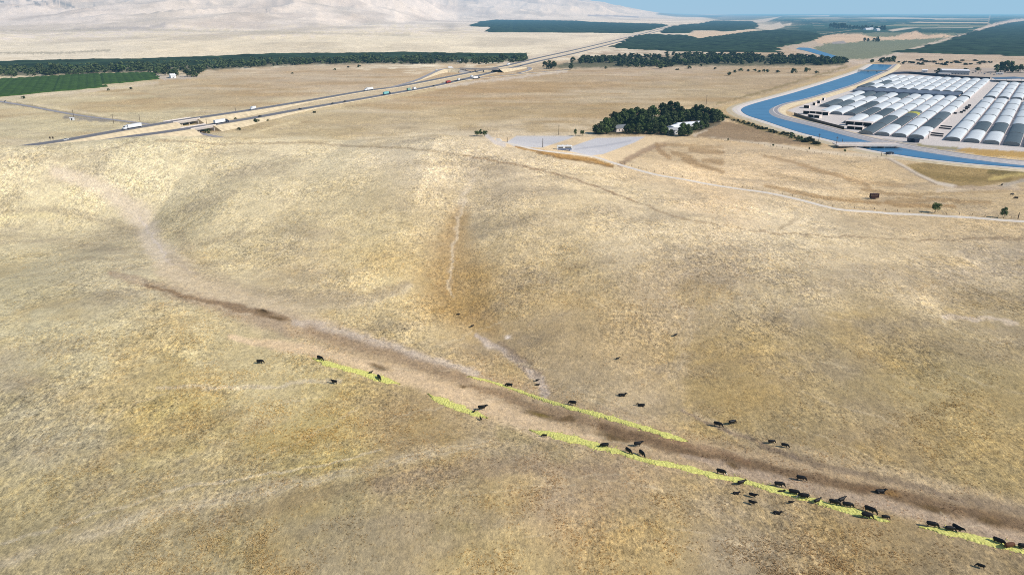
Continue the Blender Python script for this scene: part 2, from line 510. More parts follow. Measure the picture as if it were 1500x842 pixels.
    line([(450, 482), (560, 515), (680, 555)], [6, 7, 6], (150, 127, 98), 0.6, 1)
    line([(690, 565), (800, 600), (900, 625), (1010, 655)], [4, 6, 7, 8], (142, 118, 88), 0.7, 1)
    line([(880, 625), (960, 648), (1050, 672), (1180, 696), (1320, 728), (1500, 770)], [5, 7, 6, 6, 7, 9], (116, 94, 68), 0.85, 1)
    line([(940, 625), (1010, 650), (1100, 676)], 3, (132, 104, 76), 0.6, 1.2)
    blob(1300, 723, 14, 4, (146, 110, 52), 0.6, 8); blob(1270, 716, 22, 4, (120, 92, 62), 0.5, 8)
    line([(340, 495), (450, 512), (520, 530), (620, 560), (720, 600), (800, 630), (880, 646)], [3, 7, 7, 9, 12, 10, 3], (216, 190, 148), 0.9, 1.1, rgh=0.5)
    line([(1000, 668), (1150, 706), (1300, 740), (1500, 792)], [3, 6, 6, 8], (178, 158, 132), 0.7, 1.2)
    line([(1020, 605), (1090, 645), (1180, 660), (1300, 690), (1500, 745)], [3, 5, 6, 6, 6], (190, 170, 132), 0.6, 1.2)
    line([(1000, 600), (1050, 628), (1110, 650), (1170, 672)], [2, 2, 2, 2], (140, 122, 100), 0.75, 0.9)
    line([(1115, 655), (1200, 680), (1290, 700), (1400, 730), (1500, 748)], [3, 4, 4, 5, 6], (132, 116, 94), 0.7, 1)
    for b in [(382, 458, 9, 3.2), (405, 465, 12, 3.5), (555, 537, 17, 4), (790, 606, 26, 5), (830, 613, 14, 4), (680, 565, 7, 2.5), (1072, 682, 12, 4), (1365, 745, 26, 5), (1450, 762, 24, 6), (900, 640, 24, 5)]:
        blob(b[0], b[1], b[2], b[3], (104, 84, 54), 0.9, 12, 3)
    blob(384, 457, 4, 1.6, (52, 42, 30), 0.95, 20, 3)
    blob(792, 607, 16, 2.6, (150, 132, 60), 0.45, 12, 3)
    # gullies
    line([(695, 225), (690, 265), (672, 300), (668, 340), (660, 390), (655, 420)], [6, 5, 3, 3, 3, 3], (200, 184, 152), 0.6, 1)
    line([(672, 320), (662, 360), (664, 400), (676, 435), (700, 462), (720, 480)], [10, 22, 30, 30, 16, 8], (158, 128, 78), 0.6, 1.6, brk=0.35)
    line([(692, 262), (680, 285), (677, 305), (669, 325), (670, 345), (661, 368), (663, 392), (652, 415), (660, 432)], [2.5, 1.8, 1.6, 1.6, 1.6, 1.4, 1.4, 1.2, 1.0], (216, 200, 166), 0.5, 1.3, brk=0.5)
    line([(700, 232), (735, 245), (700, 262)], [8, 10, 6], (170, 156, 128), 0.4, 1.3)
    line([(700, 495), (730, 512), (760, 530), (785, 550), (800, 575)], [3, 4, 4, 4, 6], (192, 176, 154), 0.85, 1)
    line([(735, 505), (770, 535), (790, 548)], [4, 6, 4], (140, 122, 100), 0.6, 1)
    blob(744, 491, 6, 3, (228, 214, 192), 0.95, 0, 3); blob(712, 508, 9, 3, (216, 202, 180), 0.8, 30); blob(776, 542, 6, 3, (212, 196, 172), 0.8, 30)
    line([(1015, 430), (1012, 470), (1000, 530), (995, 590), (1010, 620)], [4, 5, 4, 4, 4], (184, 168, 140), 0.16, 1.8)
    for k in range(3):
        o = k * 13
        line([(1000 + o, 440 + o), (994 + o * .6, 500), (978 + o * .4, 560)], 1.0, (205, 188, 152), 0.22, 1)
    # left slope tracks
    line([(0, 318), (60, 314), (115, 320)], [4, 4, 2], (214, 200, 150), 0.6, 1)
    line([(0, 310), (70, 306), (130, 318), (200, 338)], [2, 3, 5, 5], (168, 154, 122), 0.55, 1.2)
    line([(0, 232), (90, 232), (150, 222), (200, 207)], [2.5, 3, 2, 1.5], (176, 162, 130), 0.55, 1.2)
    line([(230, 206), (330, 211), (450, 209), (517, 214), (600, 217), (680, 228)], 1.2, (168, 150, 116), 0.7, 0.8)
    line([(680, 228), (743, 239), (794, 249), (832, 259), (883, 277), (929, 295)], 1.2, (150, 128, 98), 0.85, 0.7)
    line([(929, 295), (1000, 320), (1100, 338), (1200, 346), (1350, 351), (1500, 349)], 1.0, (152, 132, 102), 0.65, 0.8)
    line([(1140, 336), (1165, 322)], 2, (150, 132, 100), 0.5, 1)
    line([(0, 825), (100, 790), (250, 745), (400, 715), (520, 690), (640, 660), (700, 648)], [7, 8, 9, 8, 6, 7, 6], (190, 175, 142), 0.45, 1.4, brk=0.3, rgh=0.75)
    for o in (-3.2, 3.2):
        line([(0, 825 + o), (100, 790 + o), (250, 745 + o), (400, 715 + o), (520, 690 + o), (640, 660 + o), (720, 645 + o)], [1.6, 1.6, 1.5, 1.4, 1.2, 1.2, 1.0], (206, 192, 160), 0.28, 1.3, rgh=0.7, brk=0.5)
    line([(0, 800), (120, 760), (260, 715), (420, 690), (560, 660)], [1.8, 1.8, 1.6, 1.4, 1.2], (214, 200, 166), 0.55, 1, brk=0.4)
    line([(330, 760), (450, 725), (560, 705)], [10, 9, 6], (146, 128, 98), 0.4, 1.2)
    line([(560, 710), (660, 690), (760, 680), (900, 690)], [10, 10, 9, 8], (150, 130, 104), 0.45, 1.2)
    line([(230, 568), (380, 566), (500, 556)], 2, (206, 192, 162), 0.5, 1)
    line([(1380, 465), (1440, 466), (1490, 474)], [2, 3, 2], (198, 182, 156), 0.7, 1)
    for k in range(26):
        x0 = random.uniform(0, 1450); y0 = random.uniform(470, 830); L = random.uniform(40, 130); a = random.uniform(-0.5, 0.25)
        line([(x0, y0), (x0 + L * .5, y0 + L * .5 * a + random.uniform(-6, 6)), (x0 + L, y0 + L * a)], 0.9, random.choice([(206, 190, 152), (140, 122, 92)]), 0.32, 1)
    for k in range(46):
        x0 = random.uniform(-20, 1400); y0 = random.uniform(330, 835); L = random.uniform(60, 190)
        a = (-0.42 if x0 < 620 and y0 > 600 else (0.30 if x0 > 700 else 0.06)) + random.uniform(-.14, .14)
        ph = random.uniform(0, 6)
        line([(x0 + L * t, y0 + L * t * a + 4 * math.sin(ph + 5 * t)) for t in (0, .2, .4, .6, .8, 1)], random.uniform(.6, 1.1), random.choice([(212, 198, 162), (214, 196, 158), (132, 116, 90)]), 0.30, 1, brk=0.5)
    for k in range(70):
        x0 = random.uniform(300, 1480); y0 = np.interp(x0, [300, 1480], [480, 760]) + random.gauss(0, 55)
        blob(x0, y0, random.uniform(.8, 2.0), random.uniform(.5, 1.0), (84, 70, 50), 0.7)
    # terraces on the right slope
    for (x, y, rx, ry) in [(1010, 415, 60, 10), (870, 385, 70, 6), (1130, 470, 90, 10), (1380, 430, 80, 9), (1460, 520, 60, 12), (1280, 600, 80, 12), (1130, 640, 60, 8), (450, 340, 60, 12), (470, 400, 70, 12), (130, 360, 70, 9), (150, 440, 60, 9), (40, 560, 60, 18), (60, 660, 40, 18), (780, 330, 40, 8), (640, 240, 60, 6), (730, 245, 40, 5), (1350, 500, 70, 10), (1180, 730, 60, 12), (960, 745, 80, 12), (650, 712, 50, 8)]:
        blob(x, y, rx, ry, (148, 132, 104), 0.34, random.uniform(-8, 12))
    for (x, y, rx, ry) in [(1060, 520, 60, 24), (1100, 580, 70, 24), (1430, 590, 60, 24), (1480, 650, 40, 24), (700, 400, 40, 20), (690, 440, 50, 14), (300, 620, 80, 24), (460, 640, 90, 16), (830, 440, 60, 16), (560, 380, 40, 20), (900, 790, 80, 24)]:
        blob(x, y, rx, ry, (182, 152, 92), 0.30, random.uniform(-8, 12))

    # ---- right hand fields, gravel yard, tracks
    Z8 = lambda L: [(680 + a / 3.934, 140 + b / 3.934) for a, b in L]
    Z2 = lambda L: [(1120 + a / 3.934, 140 + b / 3.934) for a, b in L]
    far_ok = Y > 380
    poly(Z8([(100, 240), (1100, 236), (1180, 250), (900, 390), (700, 350), (420, 318), (200, 290)]), (222, 198, 154), 0.9, 1.2, False, 0.4)
    poly(Z8([(240, 270), (300, 234), (640, 234), (600, 252), (450, 300), (300, 298)]), (200, 197, 188), 1, 0.8, False, 0.15)
    poly(Z8([(600, 300), (760, 245), (1045, 236), (980, 272), (800, 338), (720, 348), (600, 320)]), (198, 196, 189), 1, 0.8, False, 0.15)
    line(Z8([(130, 232), (180, 270), (230, 285)]), 2.5, (206, 198, 184), 0.8, 0.8, False, 0.2)
    line(Z8([(640, 310), (800, 290), (960, 262)]), 1.0, (170, 170, 168), 0.6, 1, False)
    line(Z8([(700, 335), (850, 300), (1000, 258)]), 0.8, (200, 198, 192), 0.6, 1, False)
    line(Z8([(900, 400), (930, 375), (1030, 320), (1110, 290), (1160, 285)]), [3, 3, 3, 3, 2], (160, 136, 106), 0.85, 1)
    line(Z8([(1110, 285), (1130, 320), (1180, 355)]), [2, 3, 3], (158, 130, 92), 0.8, 1)
    line(Z8([(1110, 285), (1300, 290), (1490, 300)]), 1.6, (166, 138, 96), 0.6, 1)
    for a in [[(1260, 370), (1340, 395), (1490, 440)], [(1200, 330), (1280, 350), (1330, 375)], [(1380, 375), (1480, 385)], [(1300, 310), (1400, 320), (1490, 330)]]:
        line(Z8(a), [2, 3.4, 2][:len(a)], (156, 128, 88), 0.7, 1.1)
    for a, c in [([(0, 350), (150, 380), (300, 425), (450, 470), (600, 525)], (150, 122, 84)), ([(0, 520), (150, 550), (350, 590), (560, 610), (800, 630), (1100, 640)], (150, 116, 68)), ([(560, 540), (700, 565), (900, 580)], (148, 120, 80)),
                 ([(700, 610), (1000, 600), (1300, 620)], (156, 128, 86)), ([(200, 400), (380, 450), (600, 500), (800, 520)], (178, 150, 108)), ([(850, 570), (1100, 560), (1400, 545)], (162, 138, 98)), ([(0, 450), (200, 480), (400, 520)], (184, 160, 120))]:
        line(Z2(a), 2.0, c, 0.6, 1.2)
    line(Z2([(1000, 545), (1200, 535), (1450, 530)]), 3, (204, 186, 154), 0.7, 1)
    poly([(1326, 241), (1360, 238), (1420, 242), (1510, 250), (1510, 264), (1470, 268), (1430, 273), (1390, 271), (1352, 260)], (152, 130, 82), 0.9, 2)
    line([(1340, 250), (1400, 262), (1480, 262)], 3, (120, 102, 56), 0.5, 1.2); line([(1450, 252), (1510, 254)], 3, (100, 92, 52), 0.7, 1)
    line([(1450, 262), (1480, 257), (1510, 255)], 2, (196, 176, 110), 0.7, 1)
    line([(1294, 228), (1324, 244), (1345, 256), (1372, 268), (1400, 273)], [2.0] * 5, (206, 192, 166), 0.95, 0.7, False, 0.3)
    line([(1296, 230.5), (1326, 247), (1347, 259), (1372, 270.5)], 0.8, (140, 120, 92), 0.7, 0.8, False)
    line([(1400, 273), (1450, 275), (1510, 279)], 2, (160, 140, 112), 0.7, 1)
    line([(1470, 272), (1510, 262)], 2.4, (170, 160, 140), 0.8, 1)
    line([(1040, 200), (1120, 210), (1200, 222), (1300, 230), (1370, 236)], 1.6, (212, 196, 164), 0.8, 0.9, False, 0.4)
    line(Z2([(0, 290), (200, 310), (420, 340), (680, 360)]), 1.2, (216, 196, 158), 0.8, 1)
    # bank of tall golden weeds below the dirt road
    line(Z8([(300, 297), (450, 325), (640, 360), (740, 372), (860, 405)]), [1, 2, 3.2, 3, 1.5], (164, 124, 62), 0.9, 0.8)
    line(Z8([(420, 332), (640, 372), (860, 412)]), 1, (112, 84, 46), 0.7, 0.8)
    # field right of the farm, canal surroundings
    poly([(1012, 200), (1058, 177), (1090, 184), (1150, 201), (1200, 212), (1180, 214), (1090, 206)], (142, 120, 90), 0.85, 1.5)
    line([(1018, 198), (1045, 184), (1060, 177)], 1.4, (200, 184, 156), 0.85, 0.8)
    poly([(1040, 160), (1075, 150), (1084, 160), (1100, 176), (1215, 208), (1190, 212), (1060, 172)], (186, 162, 118), 0.85, 2)
    line([(1060, 170), (1100, 184), (1160, 200), (1200, 211)], [2, 2, 2.6, 3], (112, 102, 62), 0.85, 0.9)
    line([(1060, 158), (1130, 140), (1200, 119), (1262, 97), (1290, 88)], [3, 3, 2.5, 2, 2], (196, 172, 124), 0.8, 1)
    line([(1050, 152), (1120, 134), (1190, 113), (1240, 98)], 1.0, (140, 124, 82), 0.7, 1)
    line([(1130, 165), (1150, 158), (1210, 138), (1260, 120), (1300, 104), (1316, 96)], [4, 5, 4.5, 4, 3, 2.5], (198, 174, 130), 0.9, 1)
    line([(1165, 152), (1220, 135)], 1.4, (150, 120, 76), 0.7, 1)
    # growers yard
    yard = [(1152, 162), (1240, 191), (1300, 206), (1345, 212), (1440, 221), (1560, 224), (1700, 140), (1560, 96), (1470, 100), (1300, 105), (1262, 124), (1200, 145)]
    poly(yard, (206, 198, 184), 1.0, 1.2, False, 0.25)
    poly([(1262, 124), (1300, 104), (1480, 99), (1560, 96), (1560, 112), (1470, 116), (1390, 111), (1310, 108)], (172, 158, 138), 0.9, 1, False, 0.4)
    line([(1295, 206), (1345, 214), (1420, 221), (1520, 228)], 2.2, (150, 146, 134), 0.9, 0.8, False, 0.2)
    poly([(1395, 219), (1420, 217), (1520, 224), (1520, 232), (1440, 228)], (184, 150, 84), 0.95, 1)
    line([(1345, 213), (1375, 216), (1400, 217)], 1.6, (150, 140, 90), 0.8, 1)
    return paint2(X, Y, PX, PY, wx, wy, col, rough, poly, line, blob, n2)


def paint2(X, Y, PX, PY, wx, wy, col, rough, poly, line, blob, n2):
    # far irrigated plain
    k = ss(0.0, 0.10, (PX - 1000 - (PY - 20) * 1.2) / 1500 + 0.02 * vnoise(X / 1500, Y / 1500, 301)) * ss(2500, 3600, Y)
    ca, sa = math.cos(0.55), math.sin(0.55)
    fu = (X * ca - Y * sa) / 780 + 0.0; fv = (X * sa + Y * ca) / 1250
    iu, iv = np.floor(fu), np.floor(fv)
    hh = _hash(iu, iv, 77); h2 = _hash(iu, iv, 78)
    base = A(52, 76, 58) * (0.65 + 0.7 * hh)[:, None]
    base = np.where((h2 > 0.80)[:, None], A(120, 124, 92)[None, :], base)
    base = np.where((h2 > 0.93)[:, None], A(190, 176, 146)[None, :], base)
    eu = np.minimum(fu - iu, 1 - fu + iu) * 780; ev = np.minimum(fv - iv, 1 - fv + iv) * 1250
    base = np.where(((eu < 9) | (ev < 26))[:, None], A(150, 142, 116)[None, :], base)
    col[:] = col * (1 - k[:, None]) + k[:, None] * base * (1 + 0.2 * vnoise(X / 400, Y / 260, 310))[:, None]
    # far land: beyond the belts
    poly([(1150, 66), (1230, 50), (1300, 48), (1400, 49), (1398, 60), (1320, 77), (1290, 86), (1225, 88), (1180, 78)], (118, 124, 96), 0.95, 1, True)
    poly([(1189, 60), (1200, 54), (1228, 50), (1262, 50), (1278, 55), (1310, 54), (1322, 50), (1342, 46), (1356, 52), (1380, 50), (1400, 54), (1340, 58), (1270, 60), (1240, 63), (1200, 64)], (206, 180, 146), 1, 0.8)
    poly([(1218, 62), (1236, 60), (1240, 64), (1220, 65)], (150, 146, 140), 0.9, 0.6, False)
    poly([(1150, 68), (1190, 60), (1210, 66), (1190, 70), (1215, 86), (1240, 92), (1225, 96), (1180, 82)], (190, 172, 146), 0.9, 1)
    line([(1220, 88), (1262, 92), (1300, 84), (1330, 75), (1365, 64), (1400, 54), (1428, 47)], [2, 2.5, 2.5, 1.6, 1.2, 1.0, 0.8], (196, 180, 156), 0.95, 0.8)
    line([(1428, 46), (1456, 38), (1485, 31), (1520, 28)], [1.6, 2.6, 2, 1.2], (206, 188, 164), 0.95, 0.8)
    for p in [[(1000, 36.5), (1100, 30.5), (1145, 24.5), (1120, 33)], [(1105, 41), (1104, 35.5), (1130, 36.5), (1142, 33), (1150, 40), (1128, 45)],
              [(1140, 38), (1160, 33.5), (1158, 38)], [(1240, 27), (1300, 25.5), (1430, 28.5), (1300, 28)], [(1150, 24), (1215, 22.8), (1214, 24.4)],
              [(1300, 44.5), (1324, 41), (1349, 40.5), (1330, 43), (1308, 46.5)], [(1348, 41.2), (1425, 40.2), (1425, 41), (1350, 42)]]:
        poly(p, (202, 190, 166), 0.9, 0.5, False)
    for x, y in [(1052, 40), (1060, 38.5), (1075, 35.5)]:
        line([(x, y), (x + 4, y - 3)], 0.8, (190, 190, 186), 0.9, 0.6, False)
    poly([(1004, 52.5), (1020, 45.5), (1050, 45), (1062, 47.2), (1106, 42.5), (1108, 46), (1060, 53), (1028, 57), (1022, 61), (1016, 59)], (208, 186, 152), 1, 0.7)
    line([(862, 23), (905, 24), (935, 25.5)], 0.8, (150, 140, 136), 0.8, 0.8, False)
    poly([(960, 21.5), (968, 18.7), (1000, 20), (1060, 24), (1050, 26.5), (990, 25)], (92, 112, 116), 0.8, 0.8, False)
    poly([(1020, 24), (1100, 20), (1145, 20), (1100, 29), (1060, 31)], (90, 108, 112), 0.7, 1, False)
    # highway corridor
    line([(740, 97), (800, 84), (860, 70), (915, 56), (945, 48), (975, 40), (1000, 35)], [5, 4.5, 4, 3.6, 3, 2, 1.2], (208, 194, 168), 0.9, 0.8)
    line([(370, 166), (500, 144), (580, 131), (650, 119), (700, 108), (760, 95)], [3, 3, 3, 3, 3, 3], (206, 188, 150), 0.8, 0.8)
    line([(330, 184), (390, 174), (470, 160), (600, 138), (690, 120)], 1.6, (206, 186, 140), 0.8, 1)
    line([(340, 204), (400, 186), (440, 178)], 1.4, (214, 196, 150), 0.8, 1)
    line([(640, 128), (705, 119), (770, 112), (830, 104)], 1.6, (206, 192, 168), 0.8, 1)
    # farm road on the left
    line([(0, 149), (40, 155), (110, 168), (150, 174), (200, 181), (250, 184)], 1.8, (150, 140, 112), 0.9, 0.9)
    line([(10, 147), (60, 155), (130, 166), (200, 178)], 0.8, (214, 198, 158), 0.8, 1)
    line([(95, 172), (140, 176), (160, 177)], 1.6, (140, 134, 122), 0.8, 0.8)
    line([(0, 146), (30, 141), (120, 135), (230, 122)], 1.4, (208, 192, 160), 0.8, 1)
    poly([(220, 112), (236, 109), (300, 113), (270, 116), (232, 117)], (190, 178, 156), 0.9, 1)
    # darker ground under the belts and the farm grove
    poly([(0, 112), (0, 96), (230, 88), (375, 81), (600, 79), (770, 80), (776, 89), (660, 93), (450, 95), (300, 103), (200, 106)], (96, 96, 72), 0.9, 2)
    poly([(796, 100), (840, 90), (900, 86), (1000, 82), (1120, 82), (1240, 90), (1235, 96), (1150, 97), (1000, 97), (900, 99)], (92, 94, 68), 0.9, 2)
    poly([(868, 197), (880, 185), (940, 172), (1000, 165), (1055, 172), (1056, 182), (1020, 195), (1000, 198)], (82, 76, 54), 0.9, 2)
    # thin dark streaks and spots on the far hills
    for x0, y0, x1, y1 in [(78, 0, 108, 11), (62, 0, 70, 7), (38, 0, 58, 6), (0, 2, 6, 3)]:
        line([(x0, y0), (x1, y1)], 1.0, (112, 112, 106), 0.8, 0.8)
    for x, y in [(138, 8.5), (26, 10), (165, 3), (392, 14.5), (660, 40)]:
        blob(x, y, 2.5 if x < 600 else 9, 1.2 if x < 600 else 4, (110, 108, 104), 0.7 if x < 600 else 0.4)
    line([(105, 43), (220, 41), (240, 37)], [0.8, 1.4, 2.5], (160, 152, 142), 0.6, 1.4)
    line([(0, 46), (200, 44), (420, 48), (600, 52)], 1.2, (176, 166, 140), 0.5, 1)
    line([(0, 78), (90, 78), (160, 74)], 1.0, (140, 134, 112), 0.6, 1)
    return col, rough


def ground_mat():
    m, nt, N, L, P = nodes('dry_grass_land')
    at = N.new('ShaderNodeAttribute'); at.attribute_name = 'tone'
    geo = N.new('ShaderNodeNewGeometry')

    lay = N.new('ShaderNodeVectorMath'); lay.operation = 'MULTIPLY'; lay.inputs[1].default_value = (1.0, 0.62, 1.0)
    L.new(geo.outputs['Position'], lay.inputs[0])

    def noise(scale, detail, rough=0.6, stretch=None):
        no = N.new('ShaderNodeTexNoise'); no.inputs['Scale'].default_value = scale; no.inputs['Detail'].default_value = detail; no.inputs['Roughness'].default_value = rough
        L.new(lay.outputs['Vector'], no.inputs['Vector'])
        return no

    def rng(v, a, b, c, d):
        r = N.new('ShaderNodeMapRange'); L.new(v, r.inputs['Value'])
        for k, q in zip(('From Min', 'From Max', 'To Min', 'To Max'), (a, b, c, d)): r.inputs[k].default_value = q
        return r.outputs['Result']

    def math_(op, a, b):
        q = N.new('ShaderNodeMath'); q.operation = op
        for k, x in enumerate((a, b)):
            if isinstance(x, float): q.inputs[k].default_value = x
            else: L.new(x, q.inputs[k])
        return q.outputs[0]

    n1 = noise(0.9, 6, 0.9)      # tufts
    n2 = noise(0.22, 4, 0.7)      # clumps
    n3 = noise(0.035, 4, 0.6)
    n5 = noise(1.9, 3, 0.8)      # single bleached stalks and dark specks
    f1 = rng(n1.outputs['Fac'], 0.3, 0.7, 0.15, 1.85)
    f2 = rng(n2.outputs['Fac'], 0.3, 0.7, 0.78, 1.22)
    f3 = rng(n3.outputs['Fac'], 0.3, 0.7, 0.88, 1.12)
    f5 = math_('ADD', rng(n5.outputs['Fac'], 0.56, 0.66, 0.0, 0.42), rng(n5.outputs['Fac'], 0.34, 0.44, 0.62, 1.0))
    f = math_('MULTIPLY', math_('MULTIPLY', math_('MULTIPLY', f1, f2), f3), f5)
    # roughness mask: alpha of the attribute says how grassy the place is
    g = math_('ADD', math_('MULTIPLY', math_('SUBTRACT', f, 1.0), at.outputs['Alpha']), 1.0)
    mul = N.new('ShaderNodeVectorMath'); mul.operation = 'SCALE'
    L.new(at.outputs['Color'], mul.inputs[0]); L.new(g, mul.inputs['Scale'])
    # hue drift: olive / straw
    n4 = noise(0.45, 4, 0.7)
    mx = N.new('ShaderNodeMix'); mx.data_type = 'RGBA'; mx.blend_type = 'MULTIPLY'
    mx.inputs['B'].default_value = (1.06, 1.0, 0.84, 1)
    k = math_('MULTIPLY', rng(n4.outputs['Fac'], 0.42, 0.68, 0.0, 0.85), at.outputs['Alpha'])
    L.new(k, mx.inputs['Factor']); L.new(mul.outputs['Vector'], mx.inputs['A'])
    L.new(mx.outputs['Result'], P.inputs['Base Color'])
    P.inputs['Roughness'].default_value = 0.95; P.inputs['Specular IOR Level'].default_value = 0.08
    b = N.new('ShaderNodeBump'); b.inputs['Strength'].default_value = 0.55; b.inputs['Distance'].default_value = 0.5
    L.new(n1.outputs['Fac'], b.inputs['Height']); L.new(b.outputs['Normal'], P.inputs['Normal'])
    return m


build_ground()

# ------------------------------------------------------------------ materials
def film_mat(name, c, trans, rnd):
    """thin plastic film: part of the light goes through to the inside"""
    m = mat(name, c, 0.55, 0.07, 0.12, rnd=rnd)
    nt = m.node_tree; P = nt.nodes['Principled BSDF']; out = nt.nodes['Material Output']
    t = nt.nodes.new('ShaderNodeBsdfTranslucent'); t.inputs['Color'].default_value = (*c, 1)
    x = nt.nodes.new('ShaderNodeMixShader'); x.inputs[0].default_value = trans
    nt.links.new(P.outputs[0], x.inputs[1]); nt.links.new(t.outputs[0], x.inputs[2]); nt.links.new(x.outputs[0], out.inputs['Surface'])
    return m


M = dict(
    asphalt=mat('asphalt', A(112, 110, 108), 0.9, 0.12, 0.4),
    oldroad=mat('old_asphalt', A(150, 146, 142), 0.9, 0.1, 0.3),
    dirtroad=mat('packed_dirt', A(212, 202, 180), 0.95, 0.12, 0.6, bump=0.2),
    shoulder=mat('dry_embankment', A(202, 186, 148), 0.95, 0.2, 0.25, bump=0.3),
    concrete=mat('concrete', A(206, 198, 184), 0.85, 0.12, 0.5),
    oldconc=mat('weathered_concrete', A(170, 164, 152), 0.9, 0.15, 0.4),
    white=mat('white_paint', (0.72, 0.73, 0.74), 0.4, 0.05, 1.0),
    cream=mat('cream_wall', A(216, 204, 188), 0.8, 0.08, 0.8),
    dark=mat('bay_shadow_and_door', (0.018, 0.017, 0.018), 0.8, 0.2, 1.0),
    glass=mat('dark_glass', (0.02, 0.025, 0.03), 0.15, 0.1, 1.0, spec=0.6),
    rubber=mat('rubber', (0.02, 0.02, 0.02), 0.8, 0.1, 4.0),
    steel=mat('grey_metal', (0.25, 0.26, 0.27), 0.5, 0.1, 2.0, metal=0.4),
    wood=mat('weathered_wood', (0.10, 0.075, 0.055), 0.9, 0.25, 3.0),
    red=mat('red_paint', (0.33, 0.035, 0.025), 0.45, 0.1, 2.0),
    rust=mat('rust_brown_paint', (0.05, 0.016, 0.011), 0.7, 0.3, 2.0),
    teal=mat('teal_paint', (0.18, 0.45, 0.46), 0.45, 0.08, 1.0),
    green=mat('pale_green_paint', (0.20, 0.36, 0.30), 0.45, 0.08, 1.0),
    navy=mat('navy_paint', (0.02, 0.03, 0.06), 0.45, 0.1, 2.0),
    blue=mat('blue_paint', (0.03, 0.08, 0.22), 0.4, 0.1, 2.0),
    black=mat('black_paint', (0.018, 0.018, 0.02), 0.4, 0.1, 2.0),
    film=film_mat('white_greenhouse_film', (0.80, 0.84, 0.86), 0.22, 0.05),
    shade=film_mat('grey_shade_film', (0.118, 0.150, 0.165), 0.25, 0.25),
    yellow=mat('yellow_crop_under_film', (0.42, 0.40, 0.06), 0.7, 0.35, 0.25),
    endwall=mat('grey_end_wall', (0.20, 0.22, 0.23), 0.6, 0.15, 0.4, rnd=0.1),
    sidewall=mat('pale_side_wall', A(196, 188, 182), 0.8, 0.10, 0.3),
    shadehouse=mat('blue_grey_shade_cloth', (0.12, 0.15, 0.20), 0.8, 0.12, 0.15),
    bark=mat('bark', (0.07, 0.055, 0.042), 0.95, 0.25, 2.0),
    leaf_d=mat('dark_leaves', (0.066, 0.088, 0.032), 0.75, 0.45, 0.35, spec=0.15, rnd=0.35),
    leaf_g=mat('green_leaves', (0.072, 0.106, 0.030), 0.75, 0.45, 0.35, spec=0.15, rnd=0.35),
    leaf_o=mat('orchard_leaves', (0.030, 0.050, 0.024), 0.85, 0.5, 0.012, spec=0.05, bump=0.5),
    leaf_v=mat('vine_leaves', (0.048, 0.090, 0.018), 0.85, 0.25, 0.05, spec=0.05, bump=0.5),
    scrub=mat('scrub_leaves', (0.052, 0.060, 0.028), 0.85, 0.4, 0.5, spec=0.05, rnd=0.3),
    hay=mat('fresh_green_hay', A(216, 214, 120), 0.95, 0.12, 2.2, bump=0.8, tint=A(180, 176, 90)),
    cowblack=mat('black_hide', (0.0065, 0.0058, 0.0056), 0.5, 0.3, 3.0, spec=0.25),
    cowwhite=mat('white_hide', (0.55, 0.52, 0.47), 0.8, 0.1, 6.0),
    cowbrown=mat('red_brown_hide', (0.105, 0.040, 0.016), 0.75, 0.3, 3.0),
)


def water_mat():
    m, nt, N, L, P = nodes('canal_water')
    P.inputs['Base Color'].default_value = (*A(60, 108, 142), 1)
    P.inputs['Roughness'].default_value = 0.5; P.inputs['Specular IOR Level'].default_value = 0.0
    gl = N.new('ShaderNodeBsdfGlossy'); gl.inputs['Roughness'].default_value = 0.12; gl.inputs['Color'].default_value = (0.75, 0.9, 1, 1)
    mxs = N.new('ShaderNodeMixShader'); mxs.inputs[0].default_value = 0.2
    L.new(P.outputs[0], mxs.inputs[1]); L.new(gl.outputs[0], mxs.inputs[2]); L.new(mxs.outputs[0], N['Material Output'].inputs['Surface'])
    t = N.new('ShaderNodeTexCoord')
    n = N.new('ShaderNodeTexNoise'); n.inputs['Scale'].default_value = 0.05; n.inputs['Detail'].default_value = 6
    L.new(t.outputs['Object'], n.inputs['Vector'])
    cr = N.new('ShaderNodeMix'); cr.data_type = 'RGBA'
    cr.inputs['A'].default_value = (*A(50, 96, 128), 1); cr.inputs['B'].default_value = (*A(78, 130, 162), 1)
    L.new(n.outputs['Fac'], cr.inputs['Factor']); L.new(cr.outputs['Result'], P.inputs['Base Color'])
    n2 = N.new('ShaderNodeTexNoise'); n2.inputs['Scale'].default_value = 0.6; n2.inputs['Detail'].default_value = 4
    L.new(t.outputs['Object'], n2.inputs['Vector'])
    b = N.new('ShaderNodeBump'); b.inputs['Strength'].default_value = 0.35
    L.new(n2.outputs['Fac'], b.inputs['Height']); L.new(b.outputs['Normal'], P.inputs['Normal']); L.new(b.outputs['Normal'], gl.inputs['Normal'])
    return m


M['water'] = water_mat()


# ------------------------------------------------------------------ ribbons
def smooth_path(P, step=10.0):
    P = [np.array(p, float) for p in P]
    Q = []
    for k in range(len(P) - 1):
        p0 = P[max(k - 1, 0)]; p1 = P[k]; p2 = P[k + 1]; p3 = P[min(k + 2, len(P) - 1)]
        n = max(2, int(np.linalg.norm(p2 - p1) / step))
        n = min(n, 60)
        for i in range(n):
            t = i / n
            # cardinal tangents scaled to the chord so uneven spacing does not overshoot
            d = np.linalg.norm(p2 - p1)
            m1 = (p2 - p0) / (np.linalg.norm(p2 - p1) + np.linalg.norm(p1 - p0) + 1e-9) * d if k > 0 else p2 - p1
            m2 = (p3 - p1) / (np.linalg.norm(p3 - p2) + np.linalg.norm(p2 - p1) + 1e-9) * d if k + 2 < len(P) else p2 - p1
            h = (2 * t**3 - 3 * t**2 + 1) * p1 + (t**3 - 2 * t**2 + t) * m1 + (-2 * t**3 + 3 * t**2) * p2 + (t**3 - t**2) * m2
            Q.append(h)
    Q.append(P[-1])
    return np.array(Q)


